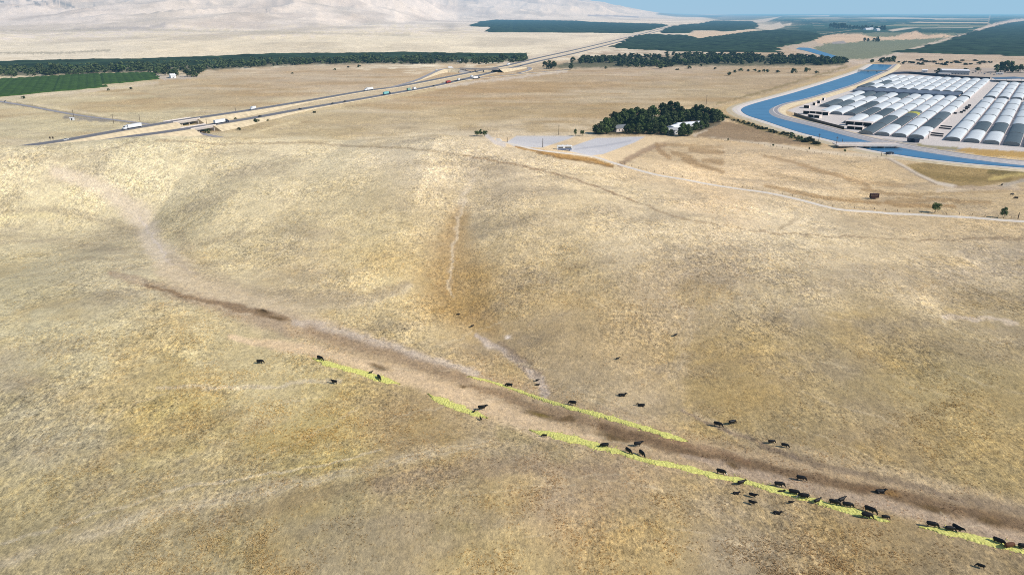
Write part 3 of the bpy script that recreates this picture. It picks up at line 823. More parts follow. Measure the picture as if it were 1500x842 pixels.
def sweep(name, path, prof, m, kind='structure', taper=None):
    """profile: list of (offset to the right, height above path point)"""
    n = len(path); pr = len(prof); V = []; Fc = []
    for k in range(n):
        t = path[min(k + 1, n - 1)] - path[max(k - 1, 0)]; t = t / (np.hypot(t[0], t[1]) + 1e-9)
        r = np.array([t[1], -t[0]])
        for o, z in prof:
            V.append((path[k][0] + r[0] * o, path[k][1] + r[1] * o, path[k][2] + z))
    for k in range(n - 1):
        for i in range(pr - 1):
            a = k * pr + i
            Fc.append((a, a + 1, a + pr + 1, a + pr))
    o = mesh_obj(name, V, Fc, m)
    for p in o.data.polygons: pass
    if kind: o['kind'] = kind
    return o


def on_land(path, lift):
    path = np.array(path)
    z = hgt(path[:, 0], path[:, 1])
    return np.column_stack([path[:, 0], path[:, 1], z + lift])


# ------------------------------------------------------------------ highway
def elev(px):
    return float(np.interp(px, [-100, 60, 150, 200, 320, 400, 470, 2000], [4.5, 4.5, 5.0, 5.2, 5.0, 2.4, 0.6, 0.6]))


FARL = [(-60, 229), (0, 220), (45, 212.5), (95, 205.2), (140, 197.2), (193, 188), (240, 180.3), (262, 176.8), (300, 171), (370, 160.6), (450, 147.5), (532, 133.6), (580, 127.2), (648, 114.4), (705, 103.2), (740, 96.6), (789, 85), (830, 76), (880, 64.5), (915, 56), (940, 50), (968, 42.5), (985, 38)]
NEARL = [(60, 224), (120, 212), (195, 199.5), (230, 194.8), (262, 190.2), (290, 185.8), (330, 179.4), (380, 171), (440, 160), (505, 149), (573, 137.2), (634, 126.3), (675, 117.2), (721, 106.2), (762, 96.6), (789, 90), (840, 78.8), (890, 66.2), (925, 56.8), (950, 50.2), (976, 43), (992, 38.5)]


def hw_path(pts):
    return smooth_path([tuple(GZ(x, y, elev(x))) for x, y in pts], 12)


def hw_seg(path, cut):
    """split the carriageway path at the underpass"""
    PX, _ = project(path[:, 0], path[:, 1], path[:, 2])
    return path[PX <= cut[0]], path[PX >= cut[1]]


HW = {}
for nm, pts, cut in (('far', FARL, (252, 270)), ('near', NEARL, (282, 299))):
    path = hw_path(pts); HW[nm] = path
    a, b = hw_seg(path, cut)
    # the two ends of the gap, exactly
    for seg in (a, b):
        zz = seg[:, 2]
        emb = []
        n = len(seg); V = []; Fc = []
        for k in range(n):
            t = seg[min(k + 1, n - 1)] - seg[max(k - 1, 0)]; t /= np.hypot(t[0], t[1])
            r = np.array([t[1], -t[0]])
            gz = float(hgt(seg[k][0], seg[k][1]))
            hh = max(seg[k][2] - gz, 0.3)
            for o, z in ((-8.5 - 2.2 * hh, gz - 0.6), (-8.5, seg[k][2] - 0.12), (8.5, seg[k][2] - 0.12), (8.5 + 2.2 * hh, gz - 0.6)):
                V.append((seg[k][0] + r[0] * o, seg[k][1] + r[1] * o, z))
        for k in range(n - 1):
            for i in range(3):
                q = k * 4 + i; Fc.append((q, q + 1, q + 5, q + 4))
        Fc.append((3, 2, 1, 0)); Fc.append(tuple(4 * (n - 1) + i for i in range(4)))
        struct(mesh_obj('highway_embankment', V, Fc, M['shoulder']))
    sweep('highway_carriageway', path, [(-6.2, 0.02), (6.2, 0.02)], M['asphalt'])
    sweep('lane_marking', path, [(-5.0, 0.03), (-4.75, 0.03)], M['white'])
    sweep('lane_marking', path, [(4.75, 0.03), (5.0, 0.03)], M['white'])
    # bridge over the farm road
    p, q = a[-1], b[0]
    mid = (p + q) / 2; L = float(np.hypot(*(q - p)[:2])); ang = math.atan2(q[1] - p[1], q[0] - p[0])
    br = empty('highway_bridge', (mid[0], mid[1], 0), ang)
    tag(br, 'concrete highway bridge over the farm road on the %s carriageway' % ('far' if nm == 'far' else 'near'), 'bridge', 'twin highway bridges')
    zt = mid[2]
    MB().box(-L / 2 - 2, L / 2 + 2, -7.2, 7.2, zt - 1.9, zt - 0.03).build('deck', M['oldconc'], br)
    for s in (-1, 1):
        MB().box(-L / 2 - 4, L / 2 + 4, s * 6.95 - 0.2, s * 6.95 + 0.2, zt - 0.02, zt + 0.9).build('railing', M['concrete'], br)
        MB().box(s * L / 2 - 0.8, s * L / 2 + 0.8, -9, 9, -0.5, zt - 1.92).build('abutment', M['oldconc'], br)
    for xx in (-L / 6, L / 6):
        for yy in (-4.5, 4.5):
            MB().tube([(xx, yy, -0.3), (xx, yy, zt - 1.91)], 0.45, 10).build('pier', M['concrete'], br)

# interchange: ramps and the overpass
RAMPS = {
    'off_ramp': ([(570, 129), (607, 118.7), (624, 111.5), (639, 104.6), (650, 101.2), (662, 100.4), (676, 100.6)], [0.7, 0.8, 2, 4.0, 6.0, 6.8, 7.0], 4.0),
    'slip_road': ([(650, 121), (680, 117), (703, 114.2), (742, 110.5), (772, 107.5), (800, 105.2), (830, 103)], [0.6] * 7, 3.4),
    'loop_ramp': ([(728, 101), (745, 100), (762, 98.5), (772, 98.4), (777, 100.6), (772, 103.8), (760, 107)], [6.8, 5, 3, 1.5, 0.8, 0.6, 0.6], 3.6),
}
for nm, (pts, zs, wdt) in RAMPS.items():
    path = smooth_path([tuple(GZ(x, y, z)) for (x, y), z in zip(pts, zs)], 10)
    sweep(nm, path, [(-wdt - 1.2 - 12, -7.5), (-wdt - 1.2, -0.12), (wdt + 1.2, -0.12), (wdt + 1.2 + 12, -7.5)], M['shoulder'])
    sweep(nm, path, [(-wdt, 0.02), (wdt, 0.02)], M['oldroad'])
p = np.array(GZ(674, 100.6, 7.0)); q = np.array(GZ(729, 101.2, 7.0)); mid = (p + q) / 2; L = float(np.hypot(*(q - p)[:2])); ang = math.atan2(q[1] - p[1], q[0] - p[0])
br = empty('overpass', (mid[0], mid[1], 0), ang)
tag(br, 'long grey concrete overpass carrying the side road across the highway', 'overpass')
MB().box(-L / 2 - 1, L / 2 + 1, -5.5, 5.5, 5.2, 7.0).build('deck', M['oldconc'], br)
for s in (-1, 1): MB().box(-L / 2 - 2, L / 2 + 2, s * 5.3 - 0.2, s * 5.3 + 0.2, 7.02, 8.0).build('railing', M['oldconc'], br)
for xx in (-L * .36, -L * .1, L * .12, L * .36):
    MB().box(xx - 0.6, xx + 0.6, -4, 4, -0.4, 5.18).build('pier', M['oldconc'], br)
MB().add([(-L / 2, -5, 5.1), (-L / 2, 5, 5.1), (-L / 2, 14, -0.4), (-L / 2, -14, -0.4), (-L / 2 + 26, 14, -0.4), (-L / 2 + 26, -14, -0.4), (-L / 2 + 2, 5, 5.1), (-L / 2 + 2, -5, 5.1)], [(0, 3, 2, 1), (6, 4, 5, 7), (0, 7, 5, 3), (1, 2, 4, 6), (0, 1, 6, 7)]).build('abutment', M['oldconc'], br)

# farm road that dives under the twin bridges
path = on_land(smooth_path([tuple(GZ(x, y)) for x, y in [(-60, 139), (0, 149), (40, 155.5), (110, 168.3), (160, 175), (205, 180.5), (240, 185), (262, 187.2), (290, 194.5), (310, 199), (345, 205)]], 10), 0.12)
sweep('farm_road', path, [(-3.0, 0), (3.0, 0)], M['oldroad'])

# ranch dirt road along the right side of the hill
RR = [(722, 202), (730, 206.5), (750, 211.5), (782, 219), (828, 224.5), (868, 229.2), (904, 240.5), (934, 249.2), (972, 258.4), (1010, 264.6), (1059, 273.5), (1120, 282), (1180, 295), (1225, 306.4), (1280, 310.6), (1340, 314.2), (1400, 317.5), (1450, 321), (1500, 324.5), (1560, 329)]
path = on_land(smooth_path([tuple(G(x, y)) for x, y in RR], 6), 0.16)
sweep('dirt_road', path, [(-2.8, -0.35), (-1.8, 0), (1.8, 0), (2.8, -0.35)], M['dirtroad'])

# ------------------------------------------------------------------ canal
OUT = [(1279, 94.3), (1262, 104), (1229, 115.5), (1196, 126), (1158, 137.4), (1120, 147.6), (1098, 154), (1087.5, 158.5), (1086, 162.5), (1096, 169.5), (1120, 177), (1171, 193.6), (1222, 206.3), (1252, 213.6), (1275, 219.3), (1336, 229.6), (1374, 234.4), (1420, 239.2), (1500, 245.6), (1600, 252.4)]
INN = [(1307, 95.2), (1295, 104), (1271, 114.5), (1247, 124.6), (1209, 136.5), (1171, 147.2), (1146, 152.6), (1132, 157.5), (1126, 163.5), (1133, 170.5), (1148, 175.3), (1190, 185.5), (1240, 199.2), (1272, 207), (1290, 210.6), (1340, 220.3), (1387, 228), (1440, 235.6), (1500, 242.3), (1600, 249)]


def canal(nm, outp, inp, bank=True):
    a = smooth_path([tuple(GZ(x, y, 0.35)) for x, y in outp], 14)
    # resample both shores to the same count
    def rs(pts, n=120):
        P = smooth_path([tuple(GZ(x, y, 0.35)) for x, y in pts], 10)
        d = np.concatenate([[0], np.cumsum(np.hypot(*np.diff(P[:, :2], axis=0).T))])
        # keep the pairing of control points
        idx = []
        for x, y in pts:
            g = np.array(GZ(x, y, 0.35)); idx.append(d[np.argmin(((P - g) ** 2).sum(1))])
        s = np.interp(np.linspace(0, len(pts) - 1, n), range(len(pts)), idx)
        return np.column_stack([np.interp(s, d, P[:, k]) for k in range(3)])
    A_, B_ = rs(outp), rs(inp)
    n = len(A_)
    V = [tuple(p) for p in A_] + [tuple(p) for p in B_]
    struct(mesh_obj('canal_water', V, [(k, k + 1, n + k + 1, n + k) for k in range(n - 1)], M['water']))
    if bank:
        for P, s in ((A_, 1), (B_, -1)):
            hb = 0.45 if s == 1 else 1.9
            prof = [(-0.6, -0.3), (4.2, hb - .1), (4.6, hb), (10.5, hb)]
            o = sweep('canal_bank', P, [(s * x * (1 if s == 1 else 1), z) for x, z in prof], M['concrete'])
            sweep('canal_levee', P, [(s * 10.5, hb + .02), (s * 12, hb - .05), (s * 20, -0.7)], M['shoulder'])
            sweep('canal_service_road', P, [(s * 5.6, hb + .05), (s * 9.6, hb + .05)], M['dirtroad'] if s == 1 else M['oldroad'])
    return A_, B_


# shores run from far to near; right of travel is the camera's left
CA, CB = canal('near', OUT, INN)
canal('far', [(1166, 72), (1177, 74), (1204, 81.5), (1222, 86)], [(1170, 70), (1183, 70.3), (1206, 76.6), (1232, 84.5)], False)

# check structure across the canal
p = np.array(GZ(1224, 211.5, 2.6)); q = np.array(GZ(1318, 211.8, 2.6)); mid = (p + q) / 2; L = float(np.hypot(*(q - p)[:2])); ang = math.atan2(q[1] - p[1], q[0] - p[0])
cb = empty('canal_bridge', (mid[0], mid[1], 0), ang)
tag(cb, 'pale concrete slab bridge over the canal below the greenhouses', 'bridge')
MB().box(-L / 2, L / 2, -7.0, 7.0, 1.9, 2.7).build('deck', M['concrete'], cb)
for s in (-1, 1): MB().box(-L / 2, L / 2, s * 6.8 - 0.15, s * 6.8 + 0.15, 2.72, 3.5).build('railing', M['concrete'], cb)
for xx in (-L * .22, 0, L * .22): MB().box(xx - 0.6, xx + 0.6, -6, 6, -0.4, 1.88).build('pier', M['oldconc'], cb)
p = np.array(GZ(1257, 103.2, 3)); q = np.array(GZ(1300, 103.8, 3)); mid = (p + q) / 2; L = float(np.hypot(*(q - p)[:2])); ang = math.atan2(q[1] - p[1], q[0] - p[0])
cb = empty('canal_bridge', (mid[0], mid[1], 0), ang)
tag(cb, 'small dark road bridge over the far end of the blue canal', 'bridge')
MB().box(-L / 2, L / 2, -3.5, 3.5, 2.0, 3.0).build('deck', M['oldconc'], cb)
for s in (-1, 1): MB().box(-L / 2, L / 2, s * 3.4 - 0.12, s * 3.4 + 0.12, 3.02, 3.9).build('railing', M['oldconc'], cb)
for xx in (-L * .15, L * .15): MB().box(xx - 0.5, xx + 0.5, -3, 3, -0.4, 1.98).build('pier', M['oldconc'], cb)
p = np.array(GZ(1303, 226.4, 0.4))
t = empty('gate_house', (p[0], p[1], float(hgt(p[0], p[1]))), 0.3)
tag(t, 'small dark pump cabin on the canal bank beside the slab bridge', 'pump house')
MB().box(-2.6, 2.6, -1.6, 1.6, 0, 2.2).build('wall', M['navy'], t); MB().box(-2.8, 2.8, -1.8, 1.8, 2.21, 2.4).build('roof', M['black'], t); MB().box(-0.5, 0.5, -1.66, -1.61, 0.05, 1.9).build('door', M['steel'], t)

# ------------------------------------------------------------------ growers yard
DV = np.array([math.sin(math.radians(35.4)), math.cos(math.radians(35.4))]); NV = np.array([-DV[1], DV[0]])
GRZ = -math.radians(35.4)


def gp(p, s): return tuple(DV * s + NV * p)


def ordn(k): return ['first', 'second', 'third', 'fourth', 'fifth', 'sixth', 'seventh', 'eighth', 'ninth', 'tenth', 'eleventh', 'twelfth'][k]


GW, GLEN = 12.6, 66.6


def make_greenhouse(name, cover, L=GLEN, band=None):
    g = empty(name)
    hw = GW / 2; n = 14; ny = 17
    prof = []
    for k in range(n + 1):
        t = math.pi * k / n
        prof.append((-hw * math.cos(t), 1.2 + 2.5 * math.sin(t) ** 0.85))
    V = []; Fc = []; mi = []
    for j in range(ny):
        y = -L / 2 + L * j / (ny - 1); sag = 0.0 if j % 2 == 0 else -0.12
        for x, z in prof: V.append((x * (1 + sag * 0.1), y, z + sag * (z > 1.3)))
    m = n + 1
    for j in range(ny - 1):
        for k in range(n):
            Fc.append((j * m + k, j * m + k + 1, (j + 1) * m + k + 1, (j + 1) * m + k)); mi.append(1 if band and band[0] <= j < band[1] else 0)
    if band: mesh_obj('cover', V, Fc, None, g, True, mats=[cover, M['yellow']], midx=mi)
    else: mesh_obj('cover', V, Fc, cover, g, True)
    for s in (-1, 1):
        y = s * (L / 2 - 0.25)
        pv = [(x, y, z) for x, z in prof] + [(hw, y, 0), (-hw, y, 0)]
        mesh_obj('end_wall', pv, [tuple(range(len(pv)))[::-s]], M['endwall'], g)
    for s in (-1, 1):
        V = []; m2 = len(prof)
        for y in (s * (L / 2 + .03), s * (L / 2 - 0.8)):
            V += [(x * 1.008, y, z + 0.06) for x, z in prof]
        mesh_obj('shadow_rim', V, [(k, k + 1, m2 + k + 1, m2 + k) for k in range(m2 - 1)], M['endwall'], g, True)  # dark band at each end, standing in for the shadow arc between houses
    b = MB()
    for s in (-1, 1): b.box(s * hw - 0.06, s * hw + 0.06, -L / 2 + 0.1, L / 2 - 0.1, 0, 1.2)
    b.build('side_wall', M['sidewall'], g)
    return g


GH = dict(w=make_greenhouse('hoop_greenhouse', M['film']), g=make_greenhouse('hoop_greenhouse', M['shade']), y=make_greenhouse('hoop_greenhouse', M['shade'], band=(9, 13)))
used = set()
CW = dict(w='white', g='grey shaded', y='yellow patched')


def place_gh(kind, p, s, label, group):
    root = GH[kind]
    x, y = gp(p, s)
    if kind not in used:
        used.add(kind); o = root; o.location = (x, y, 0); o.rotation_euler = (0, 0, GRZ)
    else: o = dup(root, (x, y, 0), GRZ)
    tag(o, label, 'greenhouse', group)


def s_of(px, py, p):
    g = np.array(GZ(px, py)[:2]); return float(DV @ g)


PITCHS = 69.0
# rows left of the lane, counted from the lane
front0 = [783, 783, 783, 785, s_of(1281, 184, 0), s_of(1262, 179, 0), s_of(1230, 175, 0), s_of(1214, 170.5, 0), s_of(1200, 165, 0), s_of(1191, 160, 0)]
greys = {(0, 1), (0, 2), (3, 0), (3, 1), (4, 1), (5, 1), (6, 0), (6, 1), (7, 3), (8, 1), (8, 3), (9, 0), (9, 3), (5, 4)}
S_END = 1192.0
RP0, RPD = 91.0, 14.6
for r in range(10):
    s = S_END - PITCHS / 2; k = 0; lst = []
    while s - PITCHS / 2 > front0[r] - 26:
        lst.append(s); s -= PITCHS
    lst = lst[::-1]
    for i, sc in enumerate(lst):
        kind = 'y' if (r, i) == (2, 2) else ('g' if (r, i) in greys else 'w')
        if (r, i) == (2, 1): kind = 'g'
        place_gh(kind, RP0 + r * RPD, sc, '%s hoop greenhouse, %s from its near end, %s row left of the lane' % (CW[kind], ordn(i), ordn(r)), 'greenhouses left of the lane')
# rear block behind the shade house
for r in range(11):
    n = 5 if r < 1 else 4
    for i in range(n):
        sc = (1236 if r < 1 else 1305) + PITCHS * i
        kind = 'g' if (r, i) in {(9, 1), (10, 0)} else 'w'
        place_gh(kind, RP0 + r * RPD, sc, '%s hoop greenhouse %s back, %s row, behind the shade house' % (CW[kind], ordn(i), ordn(r)), 'greenhouses behind the shade house')
# rows right of the lane
gr = {(1, 1), (2, 1), (3, 0), (3, 1), (4, 0)}
for r in range(7):
    for i in range(10):
        sc = 782 + PITCHS / 2 + PITCHS * i + (22 if i > 5 else 0)
        kind = 'g' if (r, i) in gr else 'w'
        p = 62 - 15.2 * r
        x, y = gp(p, sc)
        px, py = project(x, y, 2.0)
        if px > 1530: continue
        place_gh(kind, p, sc, '%s hoop greenhouse, %s from the near end, %s row right of the lane' % (CW[kind], ordn(i), ordn(r)), 'greenhouses right of the lane')

# flat shade house between the two left blocks
x, y = gp(RP0 + RPD * 5.2, 1230)
t = empty('shade_house', (x, y, 0), GRZ)
tag(t, 'long flat blue-grey shade cloth roof between the greenhouse blocks', 'shade house')
b = MB(); NX, NY = 40, 8; hw, hl = RPD * 4.7, 26
V = [(-hw + 2 * hw * i / NX, -hl + 2 * hl * j / NY, 3.6 - 0.35 * ((i % 4) in (1, 2, 3)) - 0.1 * (j % 2)) for j in range(NY + 1) for i in range(NX + 1)]
Fc = [(j * (NX + 1) + i, j * (NX + 1) + i + 1, (j + 1) * (NX + 1) + i + 1, (j + 1) * (NX + 1) + i) for j in range(NY) for i in range(NX)]
mesh_obj('roof', V, Fc, M['shadehouse'], t)
for s in (-1, 1):
    MB().box(-hw, hw, s * hl - 0.1, s * hl + 0.1, 0, 3.2).build('curtain', M['shadehouse'], t)
for i in range(0, NX + 1, 4):
    for s in (-1, 1): MB().tube([(-hw + 2 * hw * i / NX, s * (hl + 0.3), 0), (-hw + 2 * hw * i / NX, s * (hl + 0.3), 3.3)], 0.12, 6).build('post', M['steel'], t)

# blue-grey shade canopy at the far right
x, y = np.array(GZ(1488, 120))[:2]
t = empty('shade_canopy', (x, y, 0), GRZ + 0.2)
tag(t, 'blue-grey shade canopy behind the far right greenhouses', 'canopy')
MB().prism([(-34, 4.2), (0, 6.5), (34, 4.2), (34, 4.4), (0, 6.8), (-34, 4.4)], -22, 22).build('roof', mat('slate_blue_roof', (0.10, 0.16, 0.24), 0.6, 0.1, 0.2), t)
for xx in (-33, -11, 11, 33):
    for yy in (-21, 21): MB().tube([(xx, yy, 0), (xx, yy, 4.2 + (1.5 if abs(xx) < 20 else 0))], 0.2, 6).build('post', M['steel'], t)


# open sheds in the corner by the canal
def open_shed(name, pa, pb, depth, h, n, label, group):
    """row shed with its dark open bays towards the camera, from pixel pa to pb along the front"""
    a = np.array(GZ(*pa)); b = np.array(GZ(*pb)); mid = (a + b) / 2; L = float(np.hypot(*(b - a)[:2])); ang = math.atan2(b[1] - a[1], b[0] - a[0])
    t = empty(name, (mid[0], mid[1], 0), ang); tag(t, label, 'shed', group)
    hl = L / 2
    MB().box(-hl, hl, depth - 0.2, depth, 0, h).build('back_wall', M['cream'], t)
    for s in (-1, 1): MB().box(s * (hl - 0.1) - 0.1, s * (hl - 0.1) + 0.1, 0, depth - 0.21, 0, h).build('side_wall', M['cream'], t)
    w = 2 * hl / n
    for k in range(1, n): MB().box(-hl + k * w - 0.35, -hl + k * w + 0.35, 0.02, depth - 0.22, 0, h - 0.02).build('partition', M['cream'], t)
    MB().add([(-hl - .4, -1.0, h + 0.05), (hl + .4, -1.0, h + 0.05), (hl + .4, depth + .4, h + 0.5), (-hl - .4, depth + .4, h + 0.5), (-hl - .4, -1.0, h + 0.2), (hl + .4, -1.0, h + 0.2), (hl + .4, depth + .4, h + 0.65), (-hl - .4, depth + .4, h + 0.65)],
             [(3, 2, 1, 0), (4, 5, 6, 7), (0, 1, 5, 4), (1, 2, 6, 5), (2, 3, 7, 6), (3, 0, 4, 7)]).build('roof', M['cream'], t)
    for k in range(n): MB().box(-hl + k * w + 0.45, -hl + (k + 1) * w - 0.45, depth * 0.35, depth * 0.35 + 0.1, 0, h - 0.05).build('bay_shadow', M['dark'], t)  # black panel across each bay stands in for its shaded interior


GRP = 'open fronted sheds by the canal bend'
open_shed('open_shed', (1176, 167), (1213, 169.5), 6, 3.6, 4, 'long cream open shed with dark bays at the back of the canal bend', GRP)
open_shed('open_shed', (1183, 171.5), (1200, 173.5), 5, 3.0, 2, 'short cream shed with two dark bays behind the black shade wall', GRP)
open_shed('open_shed', (1238, 183.5), (1276, 186.5), 7, 4.2, 3, 'cream three bay shed nearest the grey greenhouse row', GRP)
open_shed('open_shed', (1240, 189), (1263, 191), 5, 3.0, 2, 'low cream two bay shed closest to the canal road', GRP)
for i, (pa, pb, lb) in enumerate([((1177, 158.5), (1185, 159), 'small cream hut with dark doorway, nearest the canal corner'), ((1190, 154.5), (1194, 154.8), 'narrow cream hut with dark doorway, second along the canal'), ((1196, 151.5), (1201, 151.8), 'small cream hut with dark doorway, third along the canal'), ((1204, 147.5), (1207, 147.7), 'tiny cream hut with dark doorway, farthest along the canal')]):
    open_shed('hut', pa, pb, 6, 3.4, 1, lb, 'cream huts along the canal')
# black shade wall round the corner
path = smooth_path([tuple(GZ(x, y)) for x, y in [(1163, 169), (1180, 174.5), (1205, 182), (1236, 190)]], 8)
sw = sweep('shade_wall', path, [(-0.2, 0), (-0.2, 3.0), (0.2, 3.0), (0.2, 0)], M['black'], None); tag(sw, 'low black shade cloth wall along the canal corner', 'wall')
path = smooth_path([tuple(GZ(x, y)) for x, y in [(1287, 119), (1296, 115), (1310, 109.5), (1332, 108.5), (1372, 112), (1410, 115), (1450, 117)]], 12)
sw = sweep('shade_fence', path, [(-0.2, 0), (-0.2, 4.2), (0.2, 4.2), (0.2, 0)], M['navy'], None); tag(sw, 'long dark shade cloth fence behind the rear greenhouses', 'fence')


def house(name, loc, rz, w, d, h, rise, wall, roof, label, cat, group=None):
    t = empty(name, loc, rz); tag(t, label, cat, group)
    MB().box(-w / 2, w / 2, -d / 2, d / 2, 0, h).build('wall', wall, t)
    o = 0.5
    MB().loft([[(-w / 2 - o, -d / 2 - o, h + .02), (-w / 2 - o, 0, h + rise), (-w / 2 - o, d / 2 + o, h + .02)], [(w / 2 + o, -d / 2 - o, h + .02), (w / 2 + o, 0, h + rise), (w / 2 + o, d / 2 + o, h + .02)]]).build('roof', roof, t)
    MB().box(-0.55, 0.55, -d / 2 - 0.06, -d / 2 - 0.005, 0, 2.1).build('door', M['dark'], t)
    nw = max(2, int(w / 5))
    for k in range(nw):
        x = -w / 2 + (k + .5) * w / nw
        if abs(x) < 1.4: continue
        MB().box(x - 0.6, x + 0.6, -d / 2 - 0.06, -d / 2 - 0.005, 1.0, 2.2).build('window', M['glass'], t)
    return t


roofgrey = mat('pale_metal_roof', (0.42, 0.42, 0.42), 0.5, 0.08, 0.5); slate = mat('slate_roof', (0.16, 0.17, 0.18), 0.7, 0.12, 0.5)
whiteroof = mat('bright_white_roof', (0.80, 0.80, 0.82), 0.5, 0.04, 0.3); greywall = mat('grey_cladding', (0.26, 0.28, 0.31), 0.7, 0.1, 0.3)
p = GZ(1397, 109); house('warehouse', (p.x, p.y, 0), -0.28, 46, 24, 7.5, 2.0, greywall, whiteroof, 'grey warehouse with a white roof behind the greenhouses', 'warehouse')
p = GZ(1383, 110.5); house('office', (p.x, p.y, 0), -0.28, 20, 9, 3.2, 1.4, M['cream'], roofgrey, 'low pale office in front of the grey warehouse', 'office')
p = GZ(1354, 106); house('white_shed', (p.x, p.y, 0), -0.3, 9, 8, 4, 1.6, M['white'], whiteroof, 'small white shed left of the grey warehouse', 'shed')
p = GZ(1464, 109.5); house('site_cabin', (p.x, p.y, 0), -0.3, 11, 5, 2.8, 0.4, M['white'], whiteroof, 'white site cabin near the parked cars at far right', 'cabin')
# farmstead
p = G(907, 192); house('farmhouse', (p.x, p.y, p.z), 0.5, 14, 10, 3.4, 2.8, M['cream'], slate, 'farmhouse with a grey gable roof among the dark trees', 'house')
for (x, y, w, d, rz, lb) in [(1009, 187.5, 30, 13, 0.45, 'long white roofed barn at the right of the farm trees'), (990, 191, 26, 12, 0.95, 'pale roofed barn end on at the edge of the farm trees'), (984, 196.5, 10, 8, 0.3, 'small white outbuilding in front of the farm barns')]:
    p = G(x, y); house('barn', (p.x, p.y, p.z), rz, w, d, 4.2, 2.0, M['white'], whiteroof if w > 12 else roofgrey, lb, 'barn')
p = G(949, 182); house('barn', (p.x, p.y, p.z), 0.2, 9, 6, 9.0, 1.0, M['white'], whiteroof, 'white roof just showing through the middle of the farm trees', 'barn')
p = GZ(253, 114.5); house('white_shed', (p.x, p.y, 0), 0.8, 9, 8, 4.5, 3, M['white'], whiteroof, 'small white shed under the tall trees beside the vineyard', 'shed')
p = GZ(106, 176.4); house('white_shed', (p.x, p.y, 0), 0.2, 3.6, 3, 2.6, 0.4, M['white'], whiteroof, 'tiny white cabin beside the farm road', 'shed')
p = GZ(673, 91); house('white_shed', (p.x, p.y, 0), 0.2, 9, 7, 3, 1.5, M['white'], whiteroof, 'small white house below the trees behind the overpass', 'house')
for i, (x, y) in enumerate([(1270, 44.5), (1276, 44), (1285, 45.5)]):
    p = GZ(x, y); house('white_shed', (p.x, p.y, 0), 0.3, 40 - 8 * i, 25, 9, 5, M['white'], whiteroof, 'distant white farm building among far trees, %s from left' % ordn(i), 'building', 'white buildings on the far plain')

# pallets, bins in the yard
binm = mat('dark_crates', (0.05, 0.05, 0.055), 0.8, 0.3, 0.8)


def pallet_stack(px, py, w, d, h, label, group, nm='pallet_stack', cat='pallets', rz=GRZ):
    p = GZ(px, py)
    t = empty(nm, (p.x, p.y, 0), rz); tag(t, label, cat, group)
    n = 5
    for k in range(n):
        MB().box(-w / 2 + 0.05 * (k % 2), w / 2 - 0.04 * (k % 3), -d / 2, d / 2, h * k / n, h * (k + 0.72) / n, 0.0).build('layer', binm, t)


for i, (x, y) in enumerate([(1386, 186), (1384, 189), (1373, 196.5), (1372, 199.5)]):
    pallet_stack(x, y, 1.6, 11, 1.2, 'dark row of stacked pallets in the lane, %s from the back' % ordn(i), 'pallet rows in the lane', rz=GRZ + math.pi / 2 - 0.25)
for i, (x, y) in enumerate([(1399, 167), (1408, 165.5), (1412, 163.5), (1415.5, 160.5), (1418, 158.5), (1420, 155.5), (1416, 158)]):
    pallet_stack(x, y, 3.2, 3.2, 2.0, 'dark crate heap on the pale lane, %s along from the near end' % ordn(i), 'crate heaps on the lane', 'crate_stack', 'crates')


def bin_(px, py, label):
    p = GZ(px, py)
    t = empty('storage_bin', (p.x, p.y, 0), 0.1); tag(t, label, 'bin', 'dark bins by the yard fence')
    MB().loft([[(-1.9, -1.6, 0.2), (1.9, -1.6, 0.2), (1.9, 1.6, 0.2), (-1.9, 1.6, 0.2)], [(-2.2, -1.8, 3.3), (2.2, -1.8, 3.3), (2.2, 1.8, 3.3), (-2.2, 1.8, 3.3)]]).build('body', M['navy'], t)
    MB().box(-2.3, 2.3, -1.9, 1.9, 3.31, 3.5).build('lid', M['black'], t)
    for s in (-1, 1): MB().box(s * 1.5 - 0.2, s * 1.5 + 0.2, -1.5, 1.5, 0, 0.19).build('skid', M['steel'], t)


bin_(1333, 208, 'dark blue storage bin before the greenhouse ends, left one'); bin_(1341.5, 209, 'dark blue storage bin before the greenhouse ends, right one')

# ------------------------------------------------------------------ trees
def crown_mesh(seed, h, r, base, clumps, leaves, size, squash=1.0, cone=0.0):
    g = np.random.default_rng(seed)
    V = []; Fc = []
    cs = []
    for k in range(clumps):
        t = g.uniform(0.05, 1) ** 0.8
        zc = base + (h - base) * t * 0.9
        wid = math.sin(math.pi * min(1, 0.18 + 0.80 * t)) ** 0.7 * (1 - cone * t)
        a = g.uniform(0, 2 * math.pi); rr = r * wid * math.sqrt(g.uniform(0.05, 1)) * 0.72
        cs.append((rr * math.cos(a), rr * math.sin(a) * squash, zc, r * g.uniform(0.24, 0.44) * (0.6 + 0.4 * wid)))
    for k in range(leaves):
        c = cs[g.integers(len(cs))]
        d = g.normal(size=3); d /= np.linalg.norm(d)
        if d[2] < -0.3 and g.uniform() < 0.6: d[2] *= -1
        q = np.array(c[:3]) + d * c[3] * g.uniform(0.55, 1.08) * np.array([1, 1, 0.85])
        nrm = d + g.normal(size=3) * 0.55; nrm /= np.linalg.norm(nrm)
        u = np.cross(nrm, [0.3, 0.2, 1]); u /= np.linalg.norm(u); w = np.cross(nrm, u)
        s = size * g.uniform(0.6, 1.35)
        a = g.uniform(0, math.pi); u, w = u * math.cos(a) + w * math.sin(a), w * math.cos(a) - u * math.sin(a)
        n = len(V)
        V += [q - u * s - w * s * .55, q + u * s * .3 - w * s * .7, q + u * s + w * s * .5, q - u * s * .35 + w * s * .75]
        Fc.append((n, n + 1, n + 2, n + 3))
    return V, Fc


